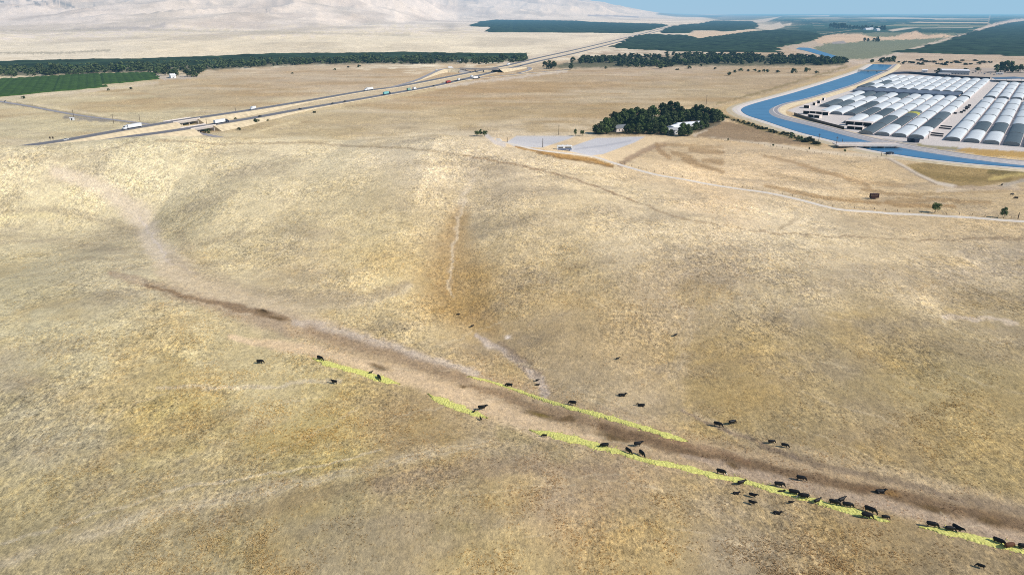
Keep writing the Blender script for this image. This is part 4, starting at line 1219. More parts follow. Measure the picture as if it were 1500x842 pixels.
def trunk_mb(seed, h, base, rad):
    g = random.Random(seed); b = MB()
    top = base + (h - base) * 0.55
    b.tube([(0, 0, -0.4), (0.1, 0.05, base * .6), (g.uniform(-.3, .3), g.uniform(-.3, .3), base), (g.uniform(-.6, .6), g.uniform(-.6, .6), top)], [rad * 1.25, rad, rad * .8, rad * .25], 7)
    for k in range(4):
        a = k * 1.7 + g.uniform(0, 1); z = base * .8 + (top - base) * .25 * k
        b.tube([(0, 0, z), (math.cos(a) * h * .10, math.sin(a) * h * .10, z + h * .10), (math.cos(a) * h * .2, math.sin(a) * h * .2, z + h * .24)], [rad * .5, rad * .35, rad * .12], 5)
    return b


def make_tree(name, seed, h, r, base, clumps, leaves, size, leaf, cone=0.0, rad=0.35, squash=1.0):
    t = empty(name, (0, 0, 0))
    V, Fc = crown_mesh(seed, h, r, base, clumps, leaves, size, squash, cone)
    mesh_obj('crown', V, Fc, leaf, t)
    trunk_mb(seed, h, base, rad).build('trunk', M['bark'], t, True)
    return t


PROTO = {}
for k in range(5):
    PROTO['belt%d' % k] = make_tree('broadleaf_tree', 100 + k, 13, 7.0 - 0.5 * (k % 3), 0.6, 18 + k, 460, 1.05, M['leaf_d'] if k < 4 else M['leaf_g'], rad=0.4)
for k in range(4):
    PROTO['farm%d' % k] = make_tree('farm_tree', 200 + k, 16.5, 7.2, 1.0, 38, 2200, 0.64, M['leaf_d'] if k % 2 else M['leaf_g'], cone=0.0, rad=0.5)
for k in range(2):
    PROTO['tall%d' % k] = make_tree('tall_tree', 300 + k, 20, 7.6, 1.5, 42, 2600, 0.66, M['leaf_d'], cone=0.08, rad=0.55)
for k in range(3):
    V, Fc = crown_mesh(400 + k, 3.2, 2.9, 0.1, 10, 260, 0.42)
    PROTO['bush%d' % k] = mesh_obj('bush', V, Fc, M['leaf_d'])
for k in range(2):
    V, Fc = crown_mesh(420 + k, 2.4, 2.9, 0.0, 10, 240, 0.42)
    PROTO['scrub%d' % k] = mesh_obj('bush', V, Fc, M['scrub'])
PROTO['small0'] = make_tree('small_tree', 500, 6.2, 2.9, 1.6, 24, 1500, 0.20, M['leaf_g'], rad=0.16)
PROTO['small1'] = make_tree('small_tree', 501, 6.2, 2.6, 1.6, 18, 1500, 0.20, M['leaf_d'], cone=0.3, rad=0.15)
fresh = set(PROTO)


def plant(kind, loc, sc, label, cat='tree', group=None, rz=None):
    rz = random.uniform(0, 6.28) if rz is None else rz
    r = PROTO[kind]
    if kind in fresh:
        fresh.discard(kind); o = r; o.location = loc; o.rotation_euler = (0, 0, rz); o.scale = sc if isinstance(sc, tuple) else (sc, sc, sc)
    else: o = dup(r, loc, rz, sc)
    return tag(o, label, cat, group)


def interp_line(pts, x): return float(np.interp(x, [p[0] for p in pts], [p[1] for p in pts]))


# belts of trees: individuals along the near edge, the rest of the wood behind as one mass
LF = [(0, 113), (60, 112), (100, 111), (200, 105), (222, 107), (232, 111), (290, 112.5), (298, 103), (340, 101), (400, 98), (460, 94.5), (560, 93.5), (600, 95.5), (650, 93), (700, 95.5), (740, 93), (772, 90)]
LB = [(0, 104), (200, 98), (370, 92), (600, 87), (772, 87)]
RF = [(800, 101), (815, 101.5), (830, 93.5), (838, 102), (846, 102), (852, 93), (900, 94), (905, 99), (935, 100), (950, 99), (975, 102), (990, 97), (1010, 97.5), (1020, 95), (1110, 95), (1200, 97), (1240, 92.5)]
RB = [(800, 96), (850, 88), (900, 87), (950, 84.5), (1050, 83), (1150, 85), (1240, 91)]


def belt(front, back, x0, x1, n, label, group, hs=(0.55, 1.0)):
    x = x0; st = (x1 - x0) / n
    for k in range(n):
        px = x0 + st * (k + random.uniform(0.1, 0.9))
        f = interp_line(front, px); b = interp_line(back, px)
        py = f - (f - b) * random.choice([0.0, 0.05, 0.15, 0.35, 0.6]) - random.uniform(0, 0.6)
        p = GZ(px, py)
        cl = float(vnoise(np.array([px / 17.0]), np.array([x0 * .1 + 3.3]), 8)[0])
        if cl < -0.55 and random.random() < .6: continue
        s = random.uniform(*hs) * (0.85 + 0.45 * cl) * (1.0 if random.random() < .85 else 1.35)
        plant('belt%d' % random.randrange(5), p, (s * random.uniform(1.1, 1.6), s * random.uniform(1.1, 1.6), s), label, 'tree', group)


belt(LF, LB, -30, 770, 150, 'dark green broadleaf tree in the belt left of the highway', 'trees in the belt left of the highway')
belt(RF, RB, 850, 1240, 110, 'dark green broadleaf tree in the belt right of the highway', 'trees in the belt right of the highway')
for i, (x, y, s, lb) in enumerate([(243, 111, 1.25, 'tall dark tree at the vineyard corner, leftmost of that clump'), (257, 114, 1.2, 'tall dark tree standing over the white shed by the vineyard'), (275, 113, 1.15, 'wide dark tree at right of the vineyard clump'), (285, 113, 1.05, 'rightmost dark tree of the vineyard clump'), (232, 110, 1.0, 'dark tree touching the end of the vineyard'),
                                    (536, 92, 1.55, 'tallest round tree rising above the left belt'), (596, 92, 1.35, 'tall tree above the left belt near its middle'), (735, 89, 1.35, 'tall tree near the right end of the left belt'),
                                    (804, 101, 1.3, 'big dark tree beside the highway, left of a pair'), (811, 101.5, 1.25, 'big dark tree beside the highway, right of a pair'), (798, 99, 1.0, 'dark tree closest to the highway edge'), (836, 102.5, 1.05, 'lone dark tree standing just in front of the right belt'), (839, 94, 1.2, 'dark tree behind the lone tree at the right belt')]):
    p = GZ(x, y); plant('belt%d' % (i % 5), p, s, lb, 'tree', 'big trees along the belts')


def wood(name, front, back, x0, x1, n, label):
    """the closed mass of the wood behind its edge"""
    V = []; Fc = []
    g = np.random.default_rng(int(x0) + 5000)
    base = [crown_mesh(600 + k, 12.0, 7.0, 0.3, 12, 150, 1.5) for k in range(4)]
    for k in range(n):
        px = g.uniform(x0, x1); f = interp_line(front, px); b = interp_line(back, px)
        py = b + (f - b) * g.uniform(-0.2, 0.85)
        p = GZ(px, py); s = g.uniform(.65, 1.0); a = g.uniform(0, 6.28)
        bv, bf = base[k % 4]; nn = len(V)
        V += [(p.x + s * 1.4 * (v[0] * math.cos(a) - v[1] * math.sin(a)), p.y + s * 1.4 * (v[0] * math.sin(a) + v[1] * math.cos(a)), v[2] * s) for v in bv]
        Fc += [tuple(i + nn for i in q) for q in bf]
    o = mesh_obj(name, V, Fc, M['leaf_d']); stuff(o, label, 'wood')


wood('woodland', LF, LB, -30, 772, 420, 'dense dark wood behind the belt edge, left of the highway')
wood('woodland', RF, RB, 850, 1240, 420, 'dense dark wood behind the belt edge, right of the highway')

# farm trees
rows = [  # px, base py, kind, scale
    (872, 196.5, 'farm', .55), (880, 197, 'farm', .75), (888, 196, 'farm', .95), (895, 193, 'farm', .9), (903, 190, 'farm', .95), (899, 186, 'farm', .95), (910, 187, 'farm', 1.0), (918, 195, 'farm', .55), (926, 196, 'farm', .6), (935, 196, 'farm', .65), (942, 195.5, 'farm', .62),
    (915, 183, 'farm', 1.05), (924, 184, 'farm', 1.05), (932, 182, 'farm', 1.1), (940, 184, 'farm', 1.05), (948, 183, 'farm', 1.05), (955, 180, 'farm', 1.1), (928, 188, 'farm', .85), (938, 189, 'farm', .85), (950, 190, 'farm', .8), (951, 196, 'farm', .65), (960, 196.5, 'farm', .6), (968, 196, 'farm', .65), (958, 192, 'farm', .75), (968, 190, 'farm', .85), (975, 187, 'farm', .95),
    (970, 177, 'tall', .98), (980, 176, 'tall', 1.05), (990, 176, 'tall', 1.0), (998, 178, 'tall', .82), (975, 183, 'tall', .8), (986, 184, 'farm', .95), (995, 182, 'farm', .85), (1005, 178, 'farm', .8), (1012, 177, 'farm', .8),
    (1018, 174, 'tall', .8), (1026, 175, 'tall', .82), (1034, 177, 'farm', .9), (1042, 178, 'farm', .85), (1050, 178.5, 'farm', .85), (1056, 178, 'farm', .6), (1022, 179, 'farm', .75), (1032, 181, 'farm', .7), (1046, 180, 'farm', .7),
    (1000, 199, 'farm', .75), (1007, 199.5, 'farm', .7), (996, 200, 'farm', .55), (1020, 191, 'farm', .55), (1027, 190, 'farm', .55), (1034, 188.5, 'farm', .5), (1016, 191.5, 'farm', .45), (983, 198.5, 'farm', .38), (974, 198, 'farm', .5)]
for i, (x, y, k, s) in enumerate(rows):
    p = G(x, y)
    if k == 'tall': plant('tall%d' % (i % 2), p, s, 'tall dark tree rising above the rest of the farmstead grove', 'tree', 'tall trees of the farm grove')
    else: plant('farm%d' % (i % 4), p, (s * 1.05, s * 1.05, s), 'dark green tree in the farmstead grove beside the gravel yard', 'tree', 'trees of the farm grove')
for i, (x, y, s, lb) in enumerate([(698.5, 200, .95, 'small dark tree on the hill crest, left of three'), (704.5, 199.5, 1.05, 'small dark tree on the hill crest, middle of three'), (710, 200, 1.0, 'small spreading tree on the hill crest, right of three'), (842.7, 199, .95, 'small dark round tree left of the farm grove'), (853, 199, .85, 'smaller dark round tree nearest the left edge of the farm grove')]):
    p = G(x, y); plant('small%d' % (i % 2), p, s * (1.0 if i < 3 else 1.1), lb, 'tree')
for x, y, s, k, lb in [(1369.8, 311.3, 1.0, 0, 'round green tree beside the dirt road, left of two'), (1470, 320, 1.0, 1, 'green tree beside the dirt road near the right edge')]:
    p = G(x, y); plant('small%d' % k, p, s, lb, 'tree')
for i, (x, y, s, lb) in enumerate([(1132.5, 215, .42, 'tiny dark tree on the field edge track, left one'), (1185, 220, .42, 'tiny dark tree on the field edge track, middle one'), (1237.5, 223.5, .46, 'tiny dark tree on the field edge track, right one'), (1066.5, 206.5, .42, 'tiny dark tree above the field right of the gravel yard')]):
    p = G(x, y); plant('small%d' % (i % 2), p, s, lb, 'tree')

# bushes
B = [(305, 195, 1.25, 'bush0', 'round dark bush beside the near highway bridge'), (375, 180.5, 1.3, 'bush1', 'wide dark bush on the bank below the highway'), (350, 190.8, .95, 'scrub0', 'olive bush on the bank left of the wide dark one'), (345, 175, .6, 'bush2', 'small dark bush at the highway shoulder'), (392.5, 177.3, .5, 'bush2', 'tiny bush right of the wide dark one'),
     (35, 145, 1.1, 'bush1', 'dark bush in front of the vineyard edge'), (159, 133, .9, 'bush0', 'small bush below the vineyard corner, left one'), (192, 131, .9, 'bush2', 'small bush below the vineyard corner, right one'),
     (490.7, 103, 1.1, 'bush0', 'dark bush on the plain, left of a row of three'), (510, 99.6, 1.2, 'scrub0', 'grey bush on the plain, middle of a row of three'), (525.5, 99, 1.6, 'bush1', 'wide bush on the plain, right of a row of three'), (428.5, 108.6, .9, 'bush2', 'bush on the plain left of the row of three'), (461, 165.4, .9, 'scrub1', 'olive bush below the highway cars'),
     (886.7, 101, 1.4, 'bush0', 'bush in front of the right belt near the lone tree'), (1068, 111, 1.9, 'bush1', 'low dark bush, frontmost on the plain before the right belt'), (1077, 106.6, 1.5, 'bush0', 'round dark bush, second of the line before the belt'), (1085, 104.8, 1.8, 'bush2', 'dark bush, third of the line before the belt'), (1096.6, 105, 1.3, 'bush0', 'dark bush, fourth of the line before the belt'), (1106, 105, 1.5, 'bush1', 'dark bush, fifth of the line before the belt'), (1112, 106.5, 1.3, 'bush2', 'dark bush, sixth of the line before the belt'), (1119, 105.5, 1.4, 'bush0', 'dark bush, seventh of the line before the belt'),
     (1047.6, 102, 1.5, 'scrub0', 'greyish bush before the right belt'), (1027, 97.5, 1.5, 'bush1', 'dark bush at the foot of the right belt'), (1009, 101, 1.8, 'bush0', 'big dark bush close before the right belt'), (992, 103, 1.3, 'scrub1', 'olive bush close before the right belt'),
     (1124, 106.5, 1.7, 'bush1', 'round bush left of the big pair by the canal'), (1139, 107, 1.5, 'bush2', 'round bush between belt and canal'), (1162, 107.5, 2.6, 'bush0', 'biggest dark bush by the canal, left of a pair'), (1181, 106, 2.5, 'bush1', 'wide dark bush by the canal, right of a pair'), (1196, 108, 1.5, 'bush2', 'small bush at right of the big canal pair'),
     (1277, 92.5, 2.4, 'bush1', 'dark bush at the far end of the canal'), (1293, 92, 3.4, 'bush0', 'tall bush behind the canal end, left of a clump'), (1300, 91.5, 3.2, 'bush2', 'bush behind the canal end, middle of a clump'), (1307, 91, 4.0, 'bush1', 'tall bush behind the canal end, right of a clump'), (1350, 90, 2.6, 'scrub0', 'lone grey bush on the plain beyond the yard'),
     (1374, 108, 2.8, 'bush0', 'dark bush at the left end of the warehouse'), (1412, 109, 3.2, 'bush1', 'dark bush at the right end of the warehouse'), (1432, 104, 2.0, 'bush2', 'dark bush behind the parked cars'), (1376, 228.3, .0, 'scrub0', '')]
for x, y, s, k, lb in B:
    if s <= 0: continue
    p = G(x, y); plant(k, p, (s * 1.15, s * 1.15, s), lb, 'bush', 'bushes on the plain')
for i in range(26):
    x = 1310 + i * 5.6 + random.uniform(-2, 2); y = random.uniform(92, 96) + (0 if i % 3 else -3)
    p = GZ(x, y); s = random.uniform(1.2, 2.4)
    plant('scrub%d' % (i % 2), p, (s * 1.6, s * 1.3, s), 'low olive scrub bush on the plain behind the greenhouses', 'bush', 'scrub behind the greenhouses')
for i in range(46):
    t = i / 45; x = 1062 + 138 * t + random.uniform(-2, 2); y = interp_line([(1062, 172), (1100, 184.5), (1160, 201), (1200, 211)], x) + random.uniform(-1.5, 2.2) * (0.4 + t)
    p = G(x, y); s = random.uniform(.45, 1.1) * (0.7 + 0.6 * t)
    plant(random.choice(['scrub0', 'scrub1', 'bush0']), p, (s * 1.2, s * 1.2, s), 'low green shrub in the thicket along the near canal bank', 'bush', 'shrubs along the near canal bank')
for i, (x, y, s) in enumerate([(1458, 107, 1.2), (1465, 106, 1.5), (1472, 106.5, 1.75), (1479, 106, 1.6), (1487, 107, 1.1), (1494, 107, 1.2), (1503, 107, 1.2)]):
    p = GZ(x, y); plant('belt%d' % (i % 5), p, s, 'dark tree at the right edge behind the shade canopy, %s from left' % ordn(i), 'tree', 'trees behind the shade canopy')
for i, (x, y, s) in enumerate([(1266, 61.5, 1.2), (1271, 61.8, 1.1), (1280, 61.8, 1.2), (1285, 61.6, 1.5)]):
    p = GZ(x, y); plant('belt%d' % (i % 5), p, s, 'small dark tree below the spoil heaps, %s from left' % ordn(i), 'tree', 'trees below the spoil heaps')
for i in range(24):
    x = 1217 + i * 3.4 + random.uniform(-1, 1); y = 42 + i * 0.11 + random.uniform(-.3, .3)
    p = GZ(x, y); s = random.uniform(1.3, 2.4) if i > 6 else random.uniform(2.4, 3.2)
    plant('belt%d' % (i % 5), p, s, 'hazy dark tree around the farm buildings on the far plain', 'tree', 'far trees on the hazy plain')

# ------------------------------------------------------------------ orchards and vineyard
def inside(px, py, pts):
    ins = np.zeros(np.shape(px), bool)
    for k in range(len(pts)):
        ax, ay = pts[k]; bx, by = pts[(k + 1) % len(pts)]
        c = ((ay > py) != (by > py)); xi = (bx - ax) * (py - ay) / ((by - ay) if by != ay else 1e-9) + ax
        ins ^= c & (px < xi)
    return ins


def canopy(name, pts, step, h, m, label, cat, rot=0.0):
    W_ = np.array([GZ(x, y)[:2] for x, y in pts])
    c, s = math.cos(rot), math.sin(rot)
    R = np.array([[c, s], [-s, c]]); Q = W_ @ R.T
    lo = Q.min(0) - step; hi = Q.max(0) + step
    nx = int((hi[0] - lo[0]) / step) + 1; ny = int((hi[1] - lo[1]) / step) + 1
    gx, gy = np.meshgrid(lo[0] + np.arange(nx) * step, lo[1] + np.arange(ny) * step)
    W2 = np.stack([gx.ravel(), gy.ravel()], 1) @ R
    X, Y = W2[:, 0], W2[:, 1]
    jx = gx.ravel() + step * 1.3 * vnoise(X / (step * 2.5), Y / (step * 2.5), 64); jy = gy.ravel() + step * 1.3 * vnoise(X / (step * 2.5), Y / (step * 2.5), 65)
    ins = inside(jx, jy, [tuple(q) for q in Q])
    if h > 3: ins &= RNG.uniform(0, 1, len(ins)) > 0.025
    ins = ins.reshape(ny, nx)
    z = hgt(X, Y)
    rnd = RNG.uniform(-1, 1, len(X))
    top = h * (0.85 + 0.13 * rnd + 0.12 * vnoise(X / (step * 4), Y / (step * 4), 60))
    row = np.round((gx.ravel() - lo[0]) / step).astype(int)
    top = top * (np.where(row % 3 == 0, 0.62, 1.0) * np.where((row % 17 == 0), 0.25, 1.0) if h < 6.2 else 1.0)
    zz = np.where(ins.ravel(), z + top, z - 0.3).reshape(ny, nx)
    P = np.stack([X.reshape(ny, nx), Y.reshape(ny, nx), zz], 2)
    use = np.zeros((ny, nx), bool)
    use |= ins
    cell = ins[:-1, :-1] | ins[1:, :-1] | ins[:-1, 1:] | ins[1:, 1:]
    idx = np.arange(ny * nx).reshape(ny, nx)
    q = np.stack([idx[:-1, :-1][cell], idx[:-1, 1:][cell], idx[1:, 1:][cell], idx[1:, :-1][cell]], 1)
    u, inv = np.unique(q, return_inverse=True)
    o = mesh_obj(name, P.reshape(-1, 3)[u].tolist(), inv.reshape(-1, 4).tolist(), m)
    stuff(o, label, cat); return o


canopy('vineyard', [(-40, 147), (-40, 116), (0, 116.5), (60, 113), (130, 109), (222, 106.5), (236, 115.5), (195, 120.5), (148, 124), (159, 127.5), (120, 131), (60, 136.5), (0, 142)], 4.0, 2.2, M['leaf_v'], 'bright green vineyard rows at the left edge below the trees', 'vineyard', 0.5)
canopy('orchard', [(-40, 100), (-40, 94), (60, 91.5), (230, 88.5), (375, 82.5), (600, 80.5), (770, 81), (772, 86), (600, 88), (375, 92), (200, 99), (60, 101)], 9.0, 6.5, M['leaf_o'], 'flat green orchard behind the left tree belt', 'orchard')
canopy('orchard', [(900, 70), (928, 54), (950, 51), (1004, 52.5), (1020, 57), (1018, 61), (1028, 57), (1060, 53), (1100, 47), (1148, 44), (1190, 48), (1200, 53), (1192, 58), (1160, 66), (1140, 68), (1132, 71), (1140, 77), (1000, 76), (960, 74)], 14.0, 5.0, M['leaf_o'], 'dark green orchard right of the highway behind the belt', 'orchard')
canopy('orchard', [(970, 49), (980, 42), (1000, 37), (1028, 35), (1044, 31), (1100, 32), (1106, 35), (1104, 42), (1060, 47), (1050, 45), (1020, 45), (1006, 49)], 26.0, 6.0, M['leaf_o'], 'dark orchard between the highway and the pale ridge', 'orchard')
canopy('orchard', [(690, 39), (703, 32.5), (726, 29.5), (842, 31), (867, 33), (969, 35.8), (974, 38), (928, 49), (749, 47.5), (718, 48), (721, 39.5), (705, 40)], 26.0, 6.0, M['leaf_o'], 'dark orchard at the foot of the hills left of the highway', 'orchard')
canopy('orchard', [(1324, 77), (1388, 61), (1428, 48), (1480, 34), (1530, 28), (1640, 30), (1640, 86), (1500, 82), (1460, 81)], 22.0, 5.0, M['leaf_o'], 'large dark orchard beyond the yard at the right edge', 'orchard')

# ------------------------------------------------------------------ vehicles
def wheel(parent, x, y, r, w=0.3):
    MB().tube([(x, y - w / 2, r), (x, y + w / 2, r)], r, 12).build('wheel', M['rubber'], parent)


def semi(name, tm, cm, L=16.0, label='', group='trucks on the highway', tank=False):
    t = empty(name); tag(t, label, 'truck', group)
    x1 = 6.2; x0 = x1 - L
    if tank: MB().tube([(x0, 0, 2.3), (x0 + .5, 0, 2.3), (x1 - .5, 0, 2.3), (x1, 0, 2.3)], [0.9, 1.3, 1.3, 0.9], 16).build('trailer', tm, t, True)
    else: MB().box(x0, x1, -1.3, 1.3, 1.15, 4.1, 0.06).build('trailer', tm, t)
    MB().box(x0 + 1, x1 + 3.5, -0.5, 0.5, 0.75, 1.12).build('chassis', M['black'], t)
    cab = MB().loft([[(x1 + .8, y, z) for y, z in [(-1.2, .7), (1.2, .7), (1.2, 3.6), (-1.2, 3.6)]], [(x1 + 2.9, y, z) for y, z in [(-1.2, .7), (1.2, .7), (1.2, 3.4), (-1.2, 3.4)]], [(x1 + 3.7, y, z) for y, z in [(-1.15, .7), (1.15, .7), (1.15, 2.2), (-1.15, 2.2)]], [(x1 + 5.2, y, z) for y, z in [(-1.0, .7), (1.0, .7), (1.0, 1.9), (-1.0, 1.9)]]]).build('cab', cm, t)
    MB().add([(x1 + 2.97, -1.0, 3.25), (x1 + 2.97, 1.0, 3.25), (x1 + 3.75, 1.0, 2.25), (x1 + 3.75, -1.0, 2.25)], [(0, 3, 2, 1)]).build('windshield', M['glass'], cab)
    for s in (-1, 1): MB().box(x1 + 1.9, x1 + 2.8, s * 1.215 - 0.01, s * 1.215 + 0.01, 2.2, 3.0).build('side_window', M['glass'], cab)
    for xx in (x0 + 1.5, x0 + 2.8, x1 - 0.2, x1 + 1.1, x1 + 4.2):
        for s in (-1, 1): wheel(t, xx, s * 1.05, 0.5, 0.45)
    return t


def box_truck(name, bm, cm, L=9.0, label='', group='trucks on the highway'):
    t = empty(name); tag(t, label, 'truck', group)
    MB().box(-L / 2, L / 2 - 2.2, -1.25, 1.25, 1.0, 3.7, 0.06).build('box', bm, t)
    cab = MB().loft([[(L / 2 - 2.1, y, z) for y, z in [(-1.1, .6), (1.1, .6), (1.1, 2.6), (-1.1, 2.6)]], [(L / 2 - .9, y, z) for y, z in [(-1.1, .6), (1.1, .6), (1.1, 2.5), (-1.1, 2.5)]], [(L / 2 - .4, y, z) for y, z in [(-1.1, .6), (1.1, .6), (1.1, 1.6), (-1.1, 1.6)]], [(L / 2 + .3, y, z) for y, z in [(-1., .6), (1., .6), (1., 1.4), (-1., 1.4)]]]).build('cab', cm, t)
    MB().add([(L / 2 - .84, -.9, 2.4), (L / 2 - .84, .9, 2.4), (L / 2 - .36, .9, 1.65), (L / 2 - .36, -.9, 1.65)], [(0, 3, 2, 1)]).build('windshield', M['glass'], cab)
    for xx in (-L / 2 + 1.3, L / 2 - .7):
        for s in (-1, 1): wheel(t, xx, s * 1.0, 0.45, 0.4)
    return t


def car(name, m, label, group, cat='car', sc=1.0):
    t = empty(name); tag(t, label, cat, group)
    side = [(-2.2, .45), (-2.25, .9), (-1.5, 1.0), (.7, 1.0), (2.1, .85), (2.25, .5), (2.1, .3), (-2.1, .3)]
    MB().prism([(x, z) for x, z in side], -0.88, 0.88).build('body', m, t)
    c = MB().loft([[(-1.75, y, 1.0) for y in ()] or [(-1.75, -.8, 1.0), (1.05, -.8, 1.0), (1.05, .8, 1.0), (-1.75, .8, 1.0)], [(-1.2, -.65, 1.5), (.3, -.65, 1.5), (.3, .65, 1.5), (-1.2, .65, 1.5)]]).build('cabin', M['glass'], t)
    MB().box(-1.15, .25, -.6, .6, 1.505, 1.54).build('roof', m, c)
    for xx in (-1.35, 1.4):
        for s in (-1, 1): wheel(t, xx, s * .8, .33, .22)
    return t


def on_road(o, side, px, py, off=0.0, rev=False):
    """set a vehicle on a carriageway nearest the given photo pixel"""
    P = HW[side]
    x, y = project(P[:, 0], P[:, 1], P[:, 2])
    k = int(np.clip(np.argmin(np.abs(x - px)), 1, len(P) - 2))
    f = 0.0
    t = P[k + 1] - P[k - 1]; t /= np.hypot(t[0], t[1]); r = np.array([t[1], -t[0]])
    # slide along so the pixel column matches
    d = np.abs(x - px); k2 = k + (1 if x[k] < px else -1); w_ = d[k] / (d[k] + d[k2] + 1e-9)
    q = P[k] * (1 - w_) + P[k2] * w_
    o.location = (q[0] + r[0] * off, q[1] + r[1] * off, q[2] + 0.03)
    o.rotation_euler = (0, 0, math.atan2(t[1], t[0]) + (math.pi if rev else 0))


on_road(semi('semi_truck', M['white'], M['white'], 16, 'white semi truck heading left on the far carriageway beside two poles'), 'far', 193, 0, 1.5, True)
on_road(semi('semi_truck', M['white'], M['navy'], 14, 'white trailer truck with dark cab just past the near bridge'), 'near', 321, 0, 1.5)
on_road(box_truck('box_truck', M['white'], M['white'], 9, 'white box truck alone on the far carriageway above the dark bushes'), 'far', 369, 0, 1.5, True)
on_road(semi('semi_truck', M['white'], M['white'], 14, 'white semi truck on the far carriageway above the teal trailer'), 'far', 540, 0, 1.5, True)
on_road(semi('semi_truck', M['teal'], M['navy'], 12, 'truck with a teal trailer on the near carriageway'), 'near', 564, 0, 1.5)
on_road(box_truck('box_truck', M['green'], M['white'], 10, 'pale green and white truck on the near carriageway left of the red one'), 'near', 598, 0, 1.5)
on_road(box_truck('box_truck', M['white'], M['white'], 8, 'small white truck on the near carriageway behind the red one'), 'near', 606, 0, 1.5)
on_road(semi('semi_truck', M['red'], M['red'], 13, 'red truck with red trailer before the overpass'), 'near', 654, 0, 2.5)
on_road(box_truck('box_truck', M['white'], M['navy'], 10, 'white truck with dark cab on the near carriageway beside the overpass'), 'near', 671, 0, 1.5)
on_road(box_truck('box_truck', M['white'], M['blue'], 9, 'white truck just below the overpass deck'), 'near', 690, 0, 1.5)
on_road(semi('semi_truck', M['white'], M['white'], 13, 'white semi truck on the far carriageway right of the overpass'), 'far', 744, 0, 1.5, True)
on_road(semi('semi_truck', M['white'], M['white'], 16, 'distant white truck where the highway climbs past the orchard, left one'), 'far', 927, 0, 1.5, True)
on_road(semi('semi_truck', M['white'], M['white'], 16, 'distant white truck where the highway climbs past the orchard, right one'), 'far', 933, 0, 1.5, True)
t = semi('semi_truck', M['white'], M['navy'], 13, 'white trailer truck with dark cab on the slip road below the overpass'); p = GZ(696.5, 115.6, 0.66); t.location = p; t.rotation_euler = (0, 0, math.atan2(*(np.array(GZ(742, 110.5))[:2] - np.array(GZ(680, 117))[:2])[::-1]))
t = box_truck('box_truck', M['white'], M['navy'], 9, 'white box truck climbing the off ramp left of the overpass'); p = GZ(639.5, 104.4, 4.1); t.location = p; t.rotation_euler = (0, 0, math.atan2(*(np.array(GZ(645, 102.4))[:2] - np.array(GZ(624, 111.5))[:2])[::-1]))
t = box_truck('box_truck', M['white'], M['white'], 10, 'white truck on the ramp top at the left end of the overpass'); p = GZ(660, 100.5, 6.8); t.location = p; t.rotation_euler = (0, 0, math.atan2(*(np.array(GZ(676, 100.6))[:2] - np.array(GZ(650, 101.2))[:2])[::-1]))
grp = 'cars on the highway'
on_road(car('car', M['white'], 'white car on the left stretch of highway beside the hill crest', grp), 'far', 95, 0, 1.5, True)
on_road(car('car', M['black'], 'dark car on the near carriageway, leftmost of the dark cars', grp), 'near', 379, 0, 1.5)
on_road(car('car', M['black'], 'dark car on the near carriageway, second of the dark cars', grp), 'near', 438, 0, 1.5)
on_road(car('car', M['navy'], 'dark car on the near carriageway, third of the dark cars', grp, sc=1), 'near', 486, 0, 1.5)
on_road(car('car', M['black'], 'dark car on the near carriageway, rightmost of the dark cars', grp), 'near', 504, 0, 1.5)
on_road(car('car', M['black'], 'dark car between the green truck and the red truck', grp), 'near', 634, 0, 1.5)
on_road(car('car', M['steel'], 'grey car passing under the right end of the overpass', grp), 'near', 722, 0, 1.5)
on_road(car('car', M['black'], 'dark car on the near carriageway right of the overpass', grp), 'near', 762, 0, 1.5)
for i, (x, y, m) in enumerate([(1420, 106, 'white'), (1425, 107, 'navy'), (1429, 106, 'steel'), (1433, 108, 'black'), (1438, 107, 'white'), (1442, 109, 'blue'), (1447, 107, 'black'), (1451, 109, 'white'), (1456, 110, 'steel'), (1436, 105, 'red')]):
    p = GZ(x, y)
    t = car('car', M[m], '%s car parked behind the greenhouses, %s from the left' % (dict(white='white', navy='dark blue', steel='grey', black='black', blue='blue', red='red')[m], ordn(i)), 'cars parked behind the greenhouses')
    t.location = p; t.rotation_euler = (0, 0, random.uniform(-.3, .3) + 1.2)
t = car('car', M['steel'], 'small grey car on the farm road below the vineyard', None); p = G(8, 149.5); t.location = p; t.rotation_euler = (0, 0, -0.7)

# motor coach on the gravel yard
p = G(827, 220.5)
t = empty('motorhome', p, 0.06); tag(t, 'white motorhome with blue lower stripe parked on the gravel yard', 'motorhome')
body = MB().loft([[(x, y, z) for y, z in [(-1.25, .5), (1.25, .5), (1.25, zt - .25), (1.0, zt), (-1.0, zt), (-1.25, zt - .25)]] for x, zt in [(-5.2, 3.3), (-5.0, 3.45), (4.4, 3.45), (5.0, 3.1)]]).build('body', M['white'], t)
for s in (-1, 1):
    MB().box(-4.9, 4.6, s * 1.265 - .012, s * 1.265 + .012, .6, 1.45).build('stripe', M['blue'], t)
    MB().box(-4.4, -1.2, s * 1.265 - .012, s * 1.265 + .012, 1.8, 2.6).build('window', M['glass'], t); MB().box(0.2, 4.3, s * 1.265 - .012, s * 1.265 + .012, 1.8, 2.6).build('window', M['glass'], t)
MB().add([(5.02, -1.1, 1.5), (5.02, 1.1, 1.5), (5.02, 1.0, 2.7), (5.02, -1.0, 2.7)], [(0, 1, 2, 3)]).build('windshield', M['glass'], t)
MB().box(-2.2, -.8, -.5, .5, 3.46, 3.75, .05).build('roof_vent', M['white'], t); MB().box(1.2, 2.4, -.5, .5, 3.46, 3.7, .05).build('roof_vent', M['white'], t)
for xx in (-3.4, 3.2):
    for s in (-1, 1): wheel(t, xx, s * 1.05, .48, .35)

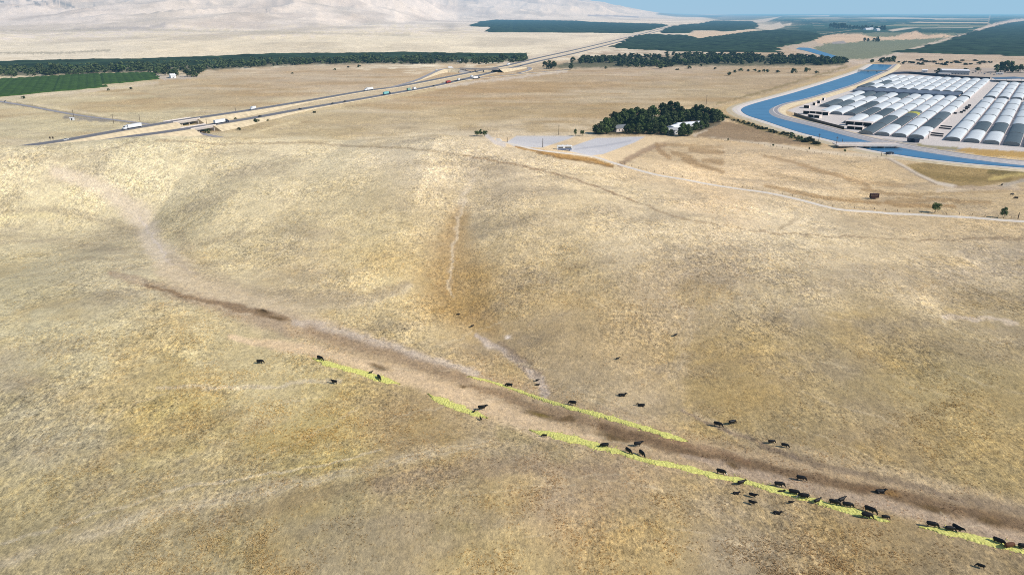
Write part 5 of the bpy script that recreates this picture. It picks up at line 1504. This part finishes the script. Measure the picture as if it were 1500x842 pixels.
# rust-brown livestock trailer in the right field
p = G(1280, 291.2)
t = empty('stock_trailer', p, 0.1); tag(t, 'dark rust-brown slatted trailer standing alone in the right field', 'trailer')
MB().box(-2.4, 2.4, -1.2, 1.2, 0.7, 1.0).build('bed', M['rust'], t)
b = MB()
for z in (1.02, 1.55, 2.08, 2.6): b.box(-2.4, 2.4, -1.22, -1.14, z, z + .42); b.box(-2.4, 2.4, 1.14, 1.22, z, z + .42); b.box(-2.44, -2.38, -1.12, 1.12, z, z + .42); b.box(2.38, 2.44, -1.12, 1.12, z, z + .42)
b.build('slatted_side', M['rust'], t)
MB().box(-2.5, 2.5, -1.3, 1.3, 3.05, 3.15).build('roof', M['rust'], t)
for xx in (-1.2, -.2):
    for s in (-1, 1): wheel(t, xx, s * 1.35, .42, .25)
MB().tube([(2.4, 0, .8), (3.9, 0, .6)], .08, 6).build('drawbar', M['steel'], t)

# ------------------------------------------------------------------ poles, signs, fences
def pole(px, py, h, label, arm=True, group='wooden utility poles', z=None):
    p = G(px, py) if z is None else GZ(px, py, z)
    t = empty('utility_pole', p, random.uniform(-.3, .3)); tag(t, label, 'pole', group)
    MB().tube([(0, 0, -.5), (0, 0, h * .5), (0, 0, h)], [.26, .22, .17], 8).build('post', M['wood'], t)
    if arm:
        a = MB().box(-1.3, 1.3, -.1, .1, h - 1.0, h - .8).build('crossarm', M['wood'], t)
        for x in (-1.15, -.5, .5, 1.15): MB().tube([(x, 0, h - .79), (x, 0, h - .55)], .06, 6).build('insulator', M['steel'], a)


pole(166.7, 181.5, 10.5, 'wooden utility pole left of the white truck, farther one'); pole(206.3, 184.8, 12, 'wooden utility pole right behind the white truck trailer')
pole(303.5, 187, 9, 'thin pole beside the near highway bridge'); pole(345.5, 165.5, 6, 'short pole beyond the far carriageway'); pole(818.4, 197.8, 10, 'utility pole behind the gravel yard'); pole(1034.5, 152.8, 11, 'utility pole on the plain behind the farm grove')
pole(1199, 208, 7.5, 'utility pole at the right end of the canal shrubs'); pole(1224.5, 215.5, 9, 'utility pole at the left end of the slab bridge'); pole(1359.5, 203.8, 7.5, 'pole at the near end of the yard lane'); pole(1233, 213.5, 6, 'short pole just right of the slab bridge end', False)
pole(795, 216, 6, 'short post on the gravel yard left of the motorhome', False); pole(743, 209.4, 3.6, 'short post on the pale verge left of the gravel yard', False); pole(108, 171.5, 8, 'utility pole beside the tiny white cabin')
pole(1491, 321, 3.6, 'short post beside the dirt road at the right edge', False); pole(1290.5, 229.5, 3.2, 'gate post at the canal end of the track', False); pole(1298, 229, 2.8, 'second gate post at the canal end of the track', False)
p = G(76.5, 208)
t = empty('road_sign', p, 0.1); tag(t, 'dark two post highway sign seen from behind near the crest', 'sign')
for s in (-1, 1): MB().tube([(s * 1.3, 0, -.4), (s * 1.3, 0, 4.6)], .1, 6).build('post', M['wood'], t)
MB().box(-2.0, -.5, -.16, -.11, 2.9, 4.7).build('panel', M['wood'], t); MB().box(.5, 2.0, -.16, -.11, 2.9, 4.7).build('panel', M['wood'], t)


def fence(pts, label, h=1.2, every=6.0):
    path = on_land(smooth_path([tuple(G(x, y)) for x, y in pts], 3), 0)
    d = np.concatenate([[0], np.cumsum(np.hypot(*np.diff(path[:, :2], axis=0).T))])
    t = empty('wire_fence', tuple(path[0])); tag(t, label, 'fence')
    n = min(int(d[-1] / every), 95); o = path[0]
    Q = [np.array([np.interp(s, d, path[:, k]) for k in range(3)]) - o for s in np.linspace(0, d[-1], n + 1)]
    for q in Q: MB().box(q[0] - .09, q[0] + .09, q[1] - .09, q[1] + .09, q[2] - .3, q[2] + h).build('post', M['wood'], t)
    for z in (.4, .75, 1.1): MB().tube([tuple(q + np.array([0, 0.1, z])) for q in Q], .012, 4).build('wire', M['steel'], t)


fence([(905, 238), (960, 253), (1059, 271), (1120, 279.5), (1180, 292.5), (1225, 303.6), (1290, 308), (1400, 314.5), (1500, 321.5)], 'post and wire fence along the far side of the dirt road')
fence([(1040, 203), (1120, 213), (1200, 225), (1285, 231)], 'post and wire fence along the track above the right field')

# ------------------------------------------------------------------ hay strips
def hay(name, pts, halfw, label, ht=0.32, seed=0):
    path = on_land(smooth_path([tuple(G(x, y)) for x, y in pts], 0.7), 0)
    g = np.random.default_rng(seed)
    d = np.concatenate([[0], np.cumsum(np.hypot(*np.diff(path[:, :2], axis=0).T))])
    n = int(d[-1] / 0.4)
    s = np.linspace(0, d[-1], n)
    P = np.column_stack([np.interp(s, d, path[:, k]) for k in range(3)])
    k0 = np.linspace(0, len(halfw) - 1, n); hw = 1.65 * np.interp(k0, range(len(halfw)), halfw)
    hw = hw * (0.85 + 0.28 * vnoise(s / 2.1, s * 0, seed) + 0.10 * g.uniform(-1, 1, n))
    hw *= np.clip(np.minimum(s, d[-1] - s) / 2.5, 0.15, 1)
    m = 9; V = []; Fc = []
    for k in range(n):
        t = P[min(k + 1, n - 1)] - P[max(k - 1, 0)]; t /= np.hypot(t[0], t[1]) + 1e-9; r = np.array([t[1], -t[0]])
        off = 0.25 * vnoise(np.array([s[k] / 3]), np.array([4.0]), seed)[0]
        for i in range(m):
            a = -1 + 2 * i / (m - 1); o = a * hw[k] + off + g.uniform(-.08, .08)
            x, y = P[k][0] + r[0] * o, P[k][1] + r[1] * o
            z = float(0.0)
            V.append((x, y, ht * (1 - a * a) ** .6 * g.uniform(.66, 1.15) - (0.05 if abs(a) > .95 else -0.03)))
    V = np.array(V); V[:, 2] += hgt(V[:, 0], V[:, 1])
    for k in range(n - 1):
        for i in range(m - 1):
            
            q = k * m + i; Fc.append((q, q + 1, q + m + 1, q + m))
    # loose wisps strewn beside the strip
    V = V.tolist()
    for q in range(int(d[-1] * 1.6)):
        k = int(g.integers(n)); t = P[min(k + 1, n - 1)] - P[max(k - 1, 0)]; t /= np.hypot(t[0], t[1]) + 1e-9; r = np.array([t[1], -t[0]])
        o = g.choice([-1, 1]) * (hw[k] + abs(g.normal()) * .55); x, y = P[k][0] + r[0] * o, P[k][1] + r[1] * o; z = float(hgt(x, y))
        a = g.uniform(0, 6.28); e = g.uniform(.12, .34); c, s_ = math.cos(a) * e, math.sin(a) * e; nn = len(V)
        V += [(x - c, y - s_, z + .03), (x + s_ * .5, y - c * .5, z + .10), (x + c, y + s_, z + .04), (x - s_ * .5, y + c * .5, z + .12)]; Fc.append((nn, nn + 1, nn + 2, nn + 3))
    o = mesh_obj(name, V, Fc, M['hay']); tag(o, label, 'hay', 'feeding strips of hay')


hay('hay_strip', [(458, 525), (490, 535), (530, 546), (560, 555), (586, 563)], [.5, 1.0, 1.1, 1.1, 1.5, 1.2, .4], 'yellow-green hay strip farthest up the valley, on the left slope', seed=1)
hay('hay_strip', [(626, 577), (650, 588), (680, 600), (714, 613)], [.4, 1.1, 1.3, 1.1, .6], 'short yellow-green hay strip in the middle left, second up the valley', seed=2)
hay('hay_strip', [(686, 551), (745, 567), (840, 598), (920, 620), (1008, 647)], [.4, .55, .7, .8, .95, 1.0, 1.1], 'long thin yellow hay strip on the far side of the dirt', seed=3)
hay('hay_strip', [(775, 630), (830, 641), (885, 656), (945, 673), (1010, 687), (1080, 703), (1150, 721), (1230, 744), (1304, 764)], [.7, 1.5, 1.4, .7, .8, 1.0, .9, .9, .8, .9, .8], 'longest yellow-green hay strip along the near edge of the dirt', seed=4)
hay('hay_strip', [(1346, 771), (1390, 780), (1430, 789), (1465, 797), (1500, 806), (1560, 822)], [.5, .8, 1.0, 1.1, .8, .7], 'yellow-green hay strip at the lower right corner', seed=5)

# ------------------------------------------------------------------ cattle
def cow_mesh(pose):
    b = MB()
    if pose == 'lie': dz = -0.62
    else: dz = 0.0
    # trunk: (x, z centre, half width, half height)
    tr = [(-1.02, 1.12, .10, .14), (-.95, 1.10, .24, .28), (-.75, 1.08, .31, .36), (-.35, 1.02, .36, .40), (.05, 1.00, .38, .42), (.4, 1.02, .35, .41), (.68, 1.06, .27, .37), (.88, 1.12, .17, .27)]
    rings = []
    for x, z, w_, h_ in tr:
        rings.append([(x, 1.16 * w_ * math.cos(a) * (1 if math.sin(a) < 0 else .92), z + dz - .02 + 1.14 * h_ * math.sin(a)) for a in [2 * math.pi * k / 14 for k in range(14)]])
    b.loft(rings)
    if pose == 'graze': nk = [(.72, 0, 1.12), (1.02, 0, .92), (1.26, 0, .62)]; hd = [(1.20, 0, .66), (1.34, 0, .46), (1.46, 0, .26), (1.50, 0, .15)]
    elif pose == 'lie': nk = [(.72, 0, .52), (1.02, 0, .78), (1.2, 0, .90)]; hd = [(1.12, 0, .92), (1.34, 0, .84), (1.55, 0, .70), (1.63, 0, .64)]
    else: nk = [(.72, 0, 1.16), (1.05, 0, 1.30), (1.28, 0, 1.42)]; hd = [(1.20, 0, 1.44), (1.42, 0, 1.36), (1.62, 0, 1.22), (1.70, 0, 1.14)]
    b.tube(nk, [(.23, .36), (.19, .28), (.14, .20)], 12)
    b.tube(hd, [(.13, .15), (.135, .15), (.095, .11), (.075, .07)], 10)
    h0 = Vector(hd[0])
    for s in (-1, 1): b.tube([h0 + Vector((.02, s * .10, .05)), h0 + Vector((-.03, s * .22, .06)), h0 + Vector((-.05, s * .30, .0))], [(.03, .05), (.04, .075), (.015, .02)], 6)
    if pose == 'lie':
        for s in (-1, 1):
            b.tube([(.60, s * .22, .30), (.82, s * .36, .12), (.55, s * .42, .09), (.30, s * .40, .07)], [.14, .09, .07, .05], 8)
            b.tube([(-.70, s * .20, .40), (-.40, s * .42, .20), (-.72, s * .50, .10), (-.30, s * .54, .07)], [.22, .17, .08, .055], 8)
    else:
        k = .16 if pose == 'walk' else .04
        for s in (-1, 1):
            f = k * s
            b.tube([(.56, s * .19, .98), (.58 + f * .3, s * .20, .68), (.58 + f * .8, s * .19, .40), (.56 + f, s * .19, .10), (.60 + f, s * .19, -.02)], [.17, .115, .075, .055, .065], 8)
            b.tube([(-.72, s * .17, 1.05), (-.62 - f * .3, s * .22, .74), (-.80 - f * .8, s * .20, .46), (-.78 - f, s * .19, .12), (-.73 - f, s * .19, -.02)], [.24, .17, .085, .055, .065], 8)
    b.tube([(-1.0, 0, 1.28 + dz), (-1.12, 0, 1.05 + dz), (-1.13, 0, .72 + dz * .9), (-1.10, .02, .48 + dz * .6)], [.05, .035, .03, .055], 6)
    me = bpy.data.meshes.new('tmp'); me.from_pydata(b.v, [], b.f)
    o = bpy.data.objects.new('tmp', me); COL.objects.link(o)
    md = o.modifiers.new('r', 'REMESH'); md.mode = 'VOXEL'; md.voxel_size = 0.036
    sm = o.modifiers.new('s', 'SMOOTH'); sm.iterations = 4; sm.factor = 0.5
    dg = bpy.context.evaluated_depsgraph_get()
    r = bpy.data.meshes.new_from_object(o.evaluated_get(dg))
    bpy.data.objects.remove(o); bpy.data.meshes.remove(me)
    r.polygons.foreach_set('use_smooth', [True] * len(r.polygons))
    return r, hd


CM = {}
for pose in ('graze', 'stand', 'walk', 'lie'):
    r, hd = cow_mesh(pose)
    for nm, m in (('black', 'cowblack'), ('white', 'cowblack'), ('brown', 'cowbrown')):
        q = r.copy(); q.name = 'cow'; q.materials.clear(); q.materials.append(M[m])
        if nm == 'white':
            q.materials.append(M['cowwhite'])
            h1 = Vector(hd[1])
            for p in q.polygons:
                if (p.center - h1).length < 0.44 and p.center.x > hd[0][0] - .02: p.material_index = 1
        CM[pose, nm] = q


def cow(px, py, pose, sc, deg, label, colr='black', calf=False):
    p = G(px, py)
    a = math.radians(deg)
    # follow the slope
    o = bpy.data.objects.new('calf' if calf else 'cow', CM[pose, colr]); COL.objects.link(o)
    o.location = (p.x, p.y, p.z - 0.01); o.rotation_euler = (0, 0, a)
    sc *= 1.0; o.scale = (sc, sc * 1.05, sc)
    tag(o, label, 'calf' if calf else 'cow', 'calves near the hay' if calf else 'cattle feeding in the valley')


C_ = 1.0
cow(381, 532.5, 'graze', 1.0, 5, 'black cow grazing alone on the slope, leftmost animal of all')
cow(469, 527.5, 'graze', 1.12, -30, 'black cow at the top end of the uppermost hay strip')
cow(490, 562, 'walk', .95, 165, 'black cow on bare slope below the uppermost hay strip')
cow(543, 547.5, 'stand', .62, 40, 'black calf standing on the uppermost hay strip', calf=True)
cow(555.5, 555.5, 'graze', 1.05, -60, 'black cow eating at the lower end of the uppermost hay strip')
cow(706, 600.5, 'stand', 1.15, 8, 'black cow on pale dirt above the second hay strip')
cow(694.6, 604.5, 'stand', .6, 60, 'black calf close behind the cow above the second hay strip', calf=True)
cow(704.3, 615, 'walk', .58, 110, 'black calf below the lower end of the second hay strip', calf=True)
cow(671, 461, 'lie', .62, 0, 'tiny dark calf lying high on the slope in the gully', calf=True)
cow(691.5, 479, 'stand', .6, 30, 'tiny dark calf beside the gully above the white patch', calf=True)
cow(746, 567, 'graze', 1.05, 170, 'black cow at the upper end of the long thin hay strip')
cow(786.8, 558.3, 'stand', .55, 0, 'small dark calf above the thin hay strip, upper of two', calf=True)
cow(787.2, 564, 'lie', .62, 10, 'small dark calf above the thin hay strip, lower of two', calf=True)
cow(839, 593, 'graze', 1.05, 165, 'black cow eating at the middle of the long thin hay strip')
cow(911, 579.5, 'lie', 1.05, 0, 'black cow lying on the slope right of the thin strip, left of two')
cow(939.5, 594.5, 'lie', 1.0, 180, 'black cow lying on the slope right of the thin strip, right of two')
cow(905, 526.5, 'stand', .6, 20, 'tiny dark calf alone on the upper middle slope', calf=True)
cow(989, 492.5, 'walk', .66, 30, 'tiny dark calf farthest up the right slope', calf=True)
cow(797.5, 640, 'graze', .68, 175, 'black calf on the widest part of the longest hay strip, left end', calf=True)
cow(885.5, 655.5, 'graze', 1.05, 185, 'black cow facing left at the widest part of the longest strip')
cow(920.5, 663.5, 'graze', 1.05, -55, 'black cow on the longest strip, left of a close pair')
cow(934, 653.5, 'walk', 1.05, 10, 'black cow walking on the dirt above the close pair')
cow(940, 667.5, 'graze', 1.08, -65, 'black cow on the longest strip, right of a close pair')
cow(1051, 624.5, 'graze', 1.1, -25, 'black cow grazing at the foot of the right slope, left of two')
cow(1072, 621.5, 'graze', 1.05, 20, 'black cow grazing at the foot of the right slope, right of two')
cow(1129.5, 649.5, 'graze', .9, 5, 'black cow above the track at right, left of a small pair')
cow(1149, 655, 'graze', .9, -20, 'black cow above the track at right, right of a small pair')
cow(1055.5, 694.5, 'graze', 1.1, -25, 'black cow with a white face on the longest hay strip', 'white')
cow(1085, 710, 'stand', .95, 15, 'black young cow crossing the longest hay strip')
cow(1078, 723, 'lie', .75, 0, 'black calf lying just below the longest hay strip, left one', calf=True)
cow(1102, 728, 'walk', .85, -25, 'black calf below the longest strip, second from left', calf=True)
cow(1101, 738.5, 'walk', .8, -30, 'black calf below the longest strip, lower of the left group', calf=True)
cow(1140.5, 713, 'graze', 1.1, -10, 'black cow on dirt above the calf lying on hay')
cow(1144, 720.5, 'lie', .72, 0, 'black calf lying on the hay under a cow', calf=True)
cow(1172.5, 703.5, 'graze', 1.05, -15, 'black cow standing alone on the dirt at right')
cow(1162, 724.5, 'graze', 1.12, -15, 'black cow beside the white faced one on the right hay', )
cow(1177, 730.5, 'graze', 1.15, 168, 'black cow with white muzzle in the right hay, facing left', 'white')
cow(1158, 737.5, 'stand', .58, -10, 'thin black calf below the hay under the white muzzled cow', calf=True)
cow(1138, 752, 'lie', .85, -10, 'black calf lying lowest below the longest strip', calf=True)
cow(1196.5, 736.5, 'stand', .9, 25, 'black young cow left of the tight group on the hay')
cow(1221, 739.5, 'graze', 1.12, -25, 'black cow at the left of the tight group on the hay')
cow(1232, 735.5, 'stand', 1.0, 25, 'black cow at the back of the tight group on the hay')
cow(1240.5, 743, 'graze', 1.1, -15, 'black cow at the right of the tight group on the hay')
cow(1273.5, 750.5, 'graze', 1.2, -35, 'large black cow above the end of the longest strip')
cow(1268.5, 758.5, 'graze', 1.1, -15, 'black cow below the large one at the end of the longest strip')
cow(1296, 760, 'graze', .8, -10, 'black calf eating at the last tip of the longest strip', calf=True)
cow(1289, 721, 'lie', 1.15, 0, 'black cow lying on dark dirt beside the orange patch')
cow(1364, 772, 'graze', 1.12, -20, 'black cow at the upper tip of the corner hay strip')
cow(1390.5, 778, 'graze', 1.0, -10, 'black cow at the corner strip, left of a touching pair')
cow(1401, 777.5, 'stand', 1.1, -60, 'black cow at the corner strip, right of a touching pair')
cow(1461.5, 796, 'graze', 1.08, -40, 'black cow beside the brown one at the corner strip')
cow(1477, 803, 'graze', 1.12, 10, 'red-brown cow in the corner hay strip', 'brown')
cow(1498, 804.5, 'graze', 1.1, -15, 'black cow cut by the right edge of the picture')
cow(1436, 831.5, 'graze', .75, 150, 'black calf alone below the corner hay strip', calf=True)
cow(1482, 286.5, 'graze', 1.0, 0, 'tiny black cow in the far right field, upper of two')
cow(1488, 292, 'graze', 1.1, 170, 'tiny black cow in the far right field, lower of two')
cow(1467, 272.5, 'stand', 1.0, 30, 'tiny black cow beside the track in the far right field')

# ------------------------------------------------------------------ haze, light, camera
SUN_EL, SUN_AZ = math.radians(38), math.radians(-22)     # azimuth from +X: to the right, a little behind the camera
sd = Vector((math.cos(SUN_EL) * math.cos(SUN_AZ), math.cos(SUN_EL) * math.sin(SUN_AZ), math.sin(SUN_EL)))


def build_haze():
    m = bpy.data.materials.new('valley_haze'); m.use_nodes = True
    nt = m.node_tree; nt.nodes.clear()
    o = nt.nodes.new('ShaderNodeOutputMaterial')
    s = nt.nodes.new('ShaderNodeVolumeAbsorption')
    s.inputs['Color'].default_value = (0.39, 0.19, 0.0, 1); s.inputs['Density'].default_value = 0.000044
    e = nt.nodes.new('ShaderNodeEmission'); e.inputs['Color'].default_value = (0.24, 0.60, 1.0, 1); e.inputs['Strength'].default_value = 0.0000324   # glow added to the volume in place of scattered daylight
    ad = nt.nodes.new('ShaderNodeAddShader'); nt.links.new(s.outputs[0], ad.inputs[0]); nt.links.new(e.outputs[0], ad.inputs[1])
    nt.links.new(ad.outputs[0], o.inputs['Volume'])
    b = MB().box(-60000, 60000, -3000, 80000, -60, 1300)
    h = struct(b.build('haze', m)); return h


build_haze()
w = bpy.data.worlds.new('World'); scene.world = w; w.use_nodes = True
nt = w.node_tree; bg = nt.nodes['Background']
sky = nt.nodes.new('ShaderNodeTexSky'); sky.sky_type = 'NISHITA'; sky.sun_disc = False
sky.sun_elevation = SUN_EL; sky.sun_rotation = math.atan2(sd.x, sd.y)
sky.altitude = 100; sky.air_density = 1.0; sky.dust_density = 0.0; sky.ozone_density = 2.0
nt.links.new(sky.outputs[0], bg.inputs['Color']); bg.inputs['Strength'].default_value = 0.11
sl = bpy.data.lights.new('sun', 'SUN'); sl.energy = 4.7; sl.angle = math.radians(0.53); sl.color = (1.0, 0.955, 0.88)
so = bpy.data.objects.new('sun', sl); COL.objects.link(so)
so.rotation_euler = sd.to_track_quat('Z', 'Y').to_euler(); so.location = (0, 0, 300)

cam = bpy.data.cameras.new('camera'); co = bpy.data.objects.new('camera', cam); COL.objects.link(co)
cam.sensor_fit = 'HORIZONTAL'; cam.sensor_width = 36.0; cam.lens = 36.0 * F / IW
cam.clip_start = 0.5; cam.clip_end = 200000
co.location = (0, 0, CAMH); co.rotation_euler = (math.pi / 2 - PITCH, 0, 0)
scene.camera = co
scene.view_settings.view_transform = 'Standard'; scene.view_settings.look = 'None'
scene.view_settings.exposure = 0; scene.view_settings.gamma = 1
scene.cycles.max_bounces = 4; scene.cycles.diffuse_bounces = 2; scene.cycles.glossy_bounces = 2
scene.cycles.transmission_bounces = 2; scene.cycles.volume_bounces = 0; scene.cycles.transparent_max_bounces = 4
scene.cycles.use_denoising = False
scene.cycles.filter_width = 1.0
